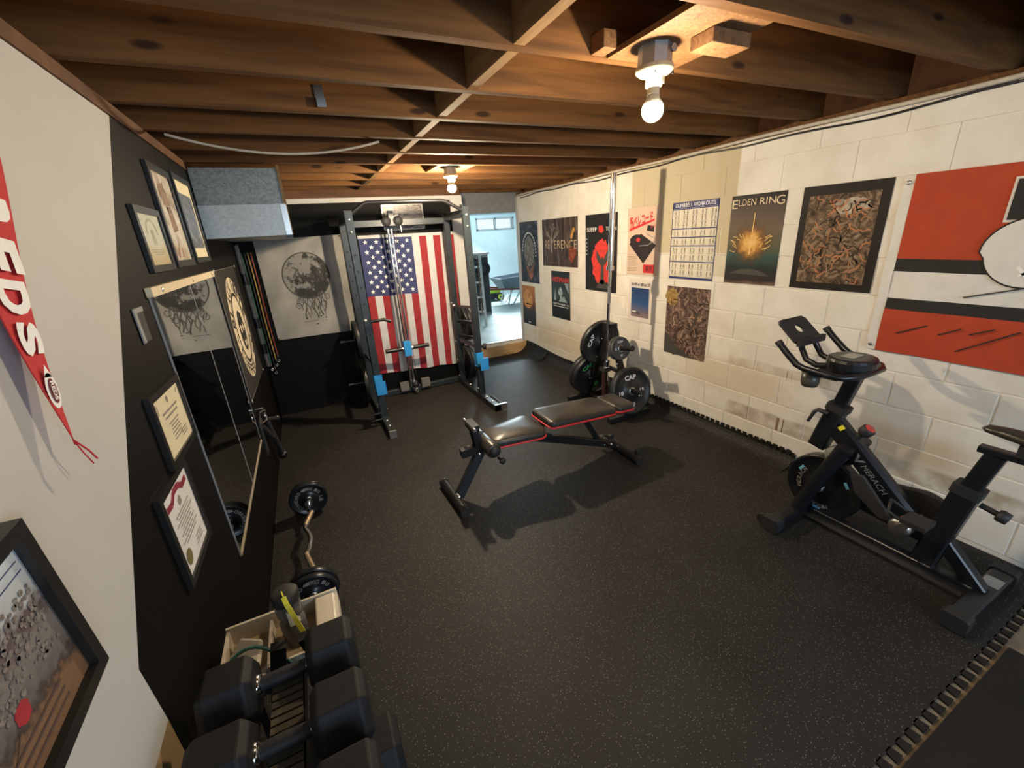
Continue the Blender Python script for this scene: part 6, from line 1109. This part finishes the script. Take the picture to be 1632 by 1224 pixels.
tag(MB().tube([(-0.455 + 0.0 * k, 1.09, 0.60) if k == 0 else (-0.455 + 0.20 * k / 14, 1.10 + 0.05 * math.sin(PI * k / 14), 0.535 + 0.085 * math.sin(PI * (k + 2) / 16.5)) for k in range(15)], 0.005, 8).build('jump_rope', m_gcord, loc=(-0.36, 1.12, 0.51)), 'dark green braided cord arching over the plastic tray', 'rope')
# ------------------------------------------------------------------ things in the next room
wbx, wby, fz0 = 4.42, 8.95, 0.15
wb_ = thing('wheelbarrow', 'grey tub wheelbarrow with dark red handles in the next room', 'wheelbarrow', (wbx, wby, fz0))
mb = MB(); lo = [(-0.30, -0.18), (0.30, -0.20), (0.30, 0.20), (-0.30, 0.18)]; hi = [(-0.46, -0.32), (0.52, -0.34), (0.52, 0.34), (-0.46, 0.32)]
vs = [(wbx + a, wby + b, fz0 + 0.36) for a, b in lo] + [(wbx + a, wby + b, fz0 + 0.62 + 0.05 * (a > 0)) for a, b in hi] + [(wbx + a * 0.94, wby + b * 0.94, fz0 + 0.62 + 0.05 * (a > 0)) for a, b in hi] + [(wbx + a * 0.94, wby + b * 0.94, fz0 + 0.38) for a, b in lo]
mb.add(vs, [(3, 2, 1, 0)] + [(i, (i + 1) % 4, 4 + (i + 1) % 4, 4 + i) for i in range(4)] + [(4 + i, 4 + (i + 1) % 4, 8 + (i + 1) % 4, 8 + i) for i in range(4)] + [(8 + i, 8 + (i + 1) % 4, 12 + (i + 1) % 4, 12 + i) for i in range(4)] + [(12, 13, 14, 15)]); mb.build('tub', m_wbgrey, wb_)
for s in (-1, 1):
    MB().bar((wbx - 0.95, wby + s * 0.30, fz0 + 0.44), (wbx + 0.75, wby + s * 0.08, fz0 + 0.27), 0.04, 0.04).build('handle', m_wbred, wb_)
    MB().tube([(wbx - 0.15, wby + s * 0.2, fz0 + 0.36), (wbx - 0.25, wby + s * 0.22, fz0 + 0.02), (wbx - 0.12, wby + s * 0.22, fz0 + 0.02), (wbx + 0.12, wby + s * 0.18, fz0 + 0.34)], 0.016, 8).build('leg', m_satin, wb_)
MB().lathe((wbx + 0.78, wby - 0.04, fz0 + 0.19), (0, 1, 0), [(0, 0.01), (0.08, 0.0), (0.15, 0.0), (0.19, 0.02), (0.19, 0.06), (0.15, 0.08), (0, 0.07)], 24).build('wheel', m_blkm, wb_)
mw = thing('lawn_mower', 'small lime green and black mower parked beside the wheelbarrow', 'mower', (4.19, 9.75, fz0)); mx, my = 4.19, 9.75
MB().box((mx - 0.28, my - 0.18, fz0 + 0.07), (mx + 0.22, my + 0.22, fz0 + 0.20)).build('deck', m_blkm, mw, bevel=0.03); MB().prism(FR((mx, my + 0.15, fz0 + 0.17), (1, 0, 0), (0, 0, 1)), [(-0.20, 0), (0.18, 0), (0.22, 0.10), (0.06, 0.16), (-0.06, 0.12)], 0, 0.3).build('motor_cover', m_yelg, mw, bevel=0.02)
for dx, dy in ((-0.2, -0.21), (0.14, -0.21), (-0.2, 0.23), (0.14, 0.23)):
    wq = MB().cyl((mx + dx, my + dy - 0.025, fz0 + 0.105), (mx + dx, my + dy + 0.025, fz0 + 0.105), 0.105, 22).build('wheel', m_blkm, mw); MB().cyl((mx + dx, my + dy - 0.030, fz0 + 0.105), (mx + dx, my + dy + 0.030, fz0 + 0.105), 0.065, 18).build('hub', m_yelg, mw); MB().cyl((mx + dx, my + dy - 0.033, fz0 + 0.105), (mx + dx, my + dy + 0.033, fz0 + 0.105), 0.025, 12).build('hub_cap', m_blkm, mw)
MB().tube([(mx - 0.25, my, fz0 + 0.18), (mx - 0.75, my, fz0 + 0.45)], 0.014, 8).build('push_handle', m_blk, mw)
ld = thing('step_ladder', 'white folded step ladder just inside the next room', 'ladder', (2.78, 7.0, fz0))
for x in (2.72, 2.86): MB().bar((x, 7.0, fz0), (x, 7.05, 1.42), 0.03, 0.05, (0, 1, 0)).build('rail', m_white, ld)
for z in (0.40, 0.66, 0.92, 1.18): MB().box((2.72, 6.97, z), (2.86, 7.05, z + 0.025)).build('step', m_white, ld)
cb = thing('storage_cabinet', 'dark low cabinet with a pale top in the next room', 'cabinet', (3.2, 8.25, fz0)); MB().box((2.97, 8.0, fz0), (3.42, 8.5, 1.35)).build('body', m_grey, cb); MB().box((2.95, 7.98, 1.35), (3.45, 8.52, 1.39)).build('top', m_white, cb); MB().box((2.99, 7.985, 0.2), (3.19, 7.999, 1.3)).build('door', m_blkm, cb); MB().box((3.21, 7.985, 0.2), (3.41, 7.999, 1.3)).build('door', m_blkm, cb)
hr = thing('coiled_hose', 'black hose coil hanging on cabinet front in next room', 'hose', (3.3, 7.96, 1.0)); [MB().tube([(3.30 + r * math.cos(a), 7.96, 1.08 + r * math.sin(a)) for a in [2 * PI * k / 18 for k in range(19)]], 0.014, 6).build('coil', m_blkm, hr) for r in (0.10, 0.13)]
tag(MB().cyl((2.2, 9.0, 2.16), (6.5, 9.0, 2.16), 0.035, 12).build('ceiling_pipe', m_fwall, loc=(4, 9, 2.16)), 'pale pipe hung under the ceiling of the next room', 'pipe')
tag(MB().box((2.05, 5.70, 0.15), (2.22, 5.80, 0.36)).build('grey_box', m_grey, loc=(2.1, 5.75, 0.15), bevel=0.004), 'small grey box standing behind the pine door sill', 'box')

for m in bpy.data.materials:      # matt print: low sheen on every printed sheet
    if m.name.startswith('print_'):
        b = m.node_tree.nodes['Principled BSDF']; b.inputs['Specular IOR Level'].default_value = 0.22; b.inputs['Roughness'].default_value = 0.55
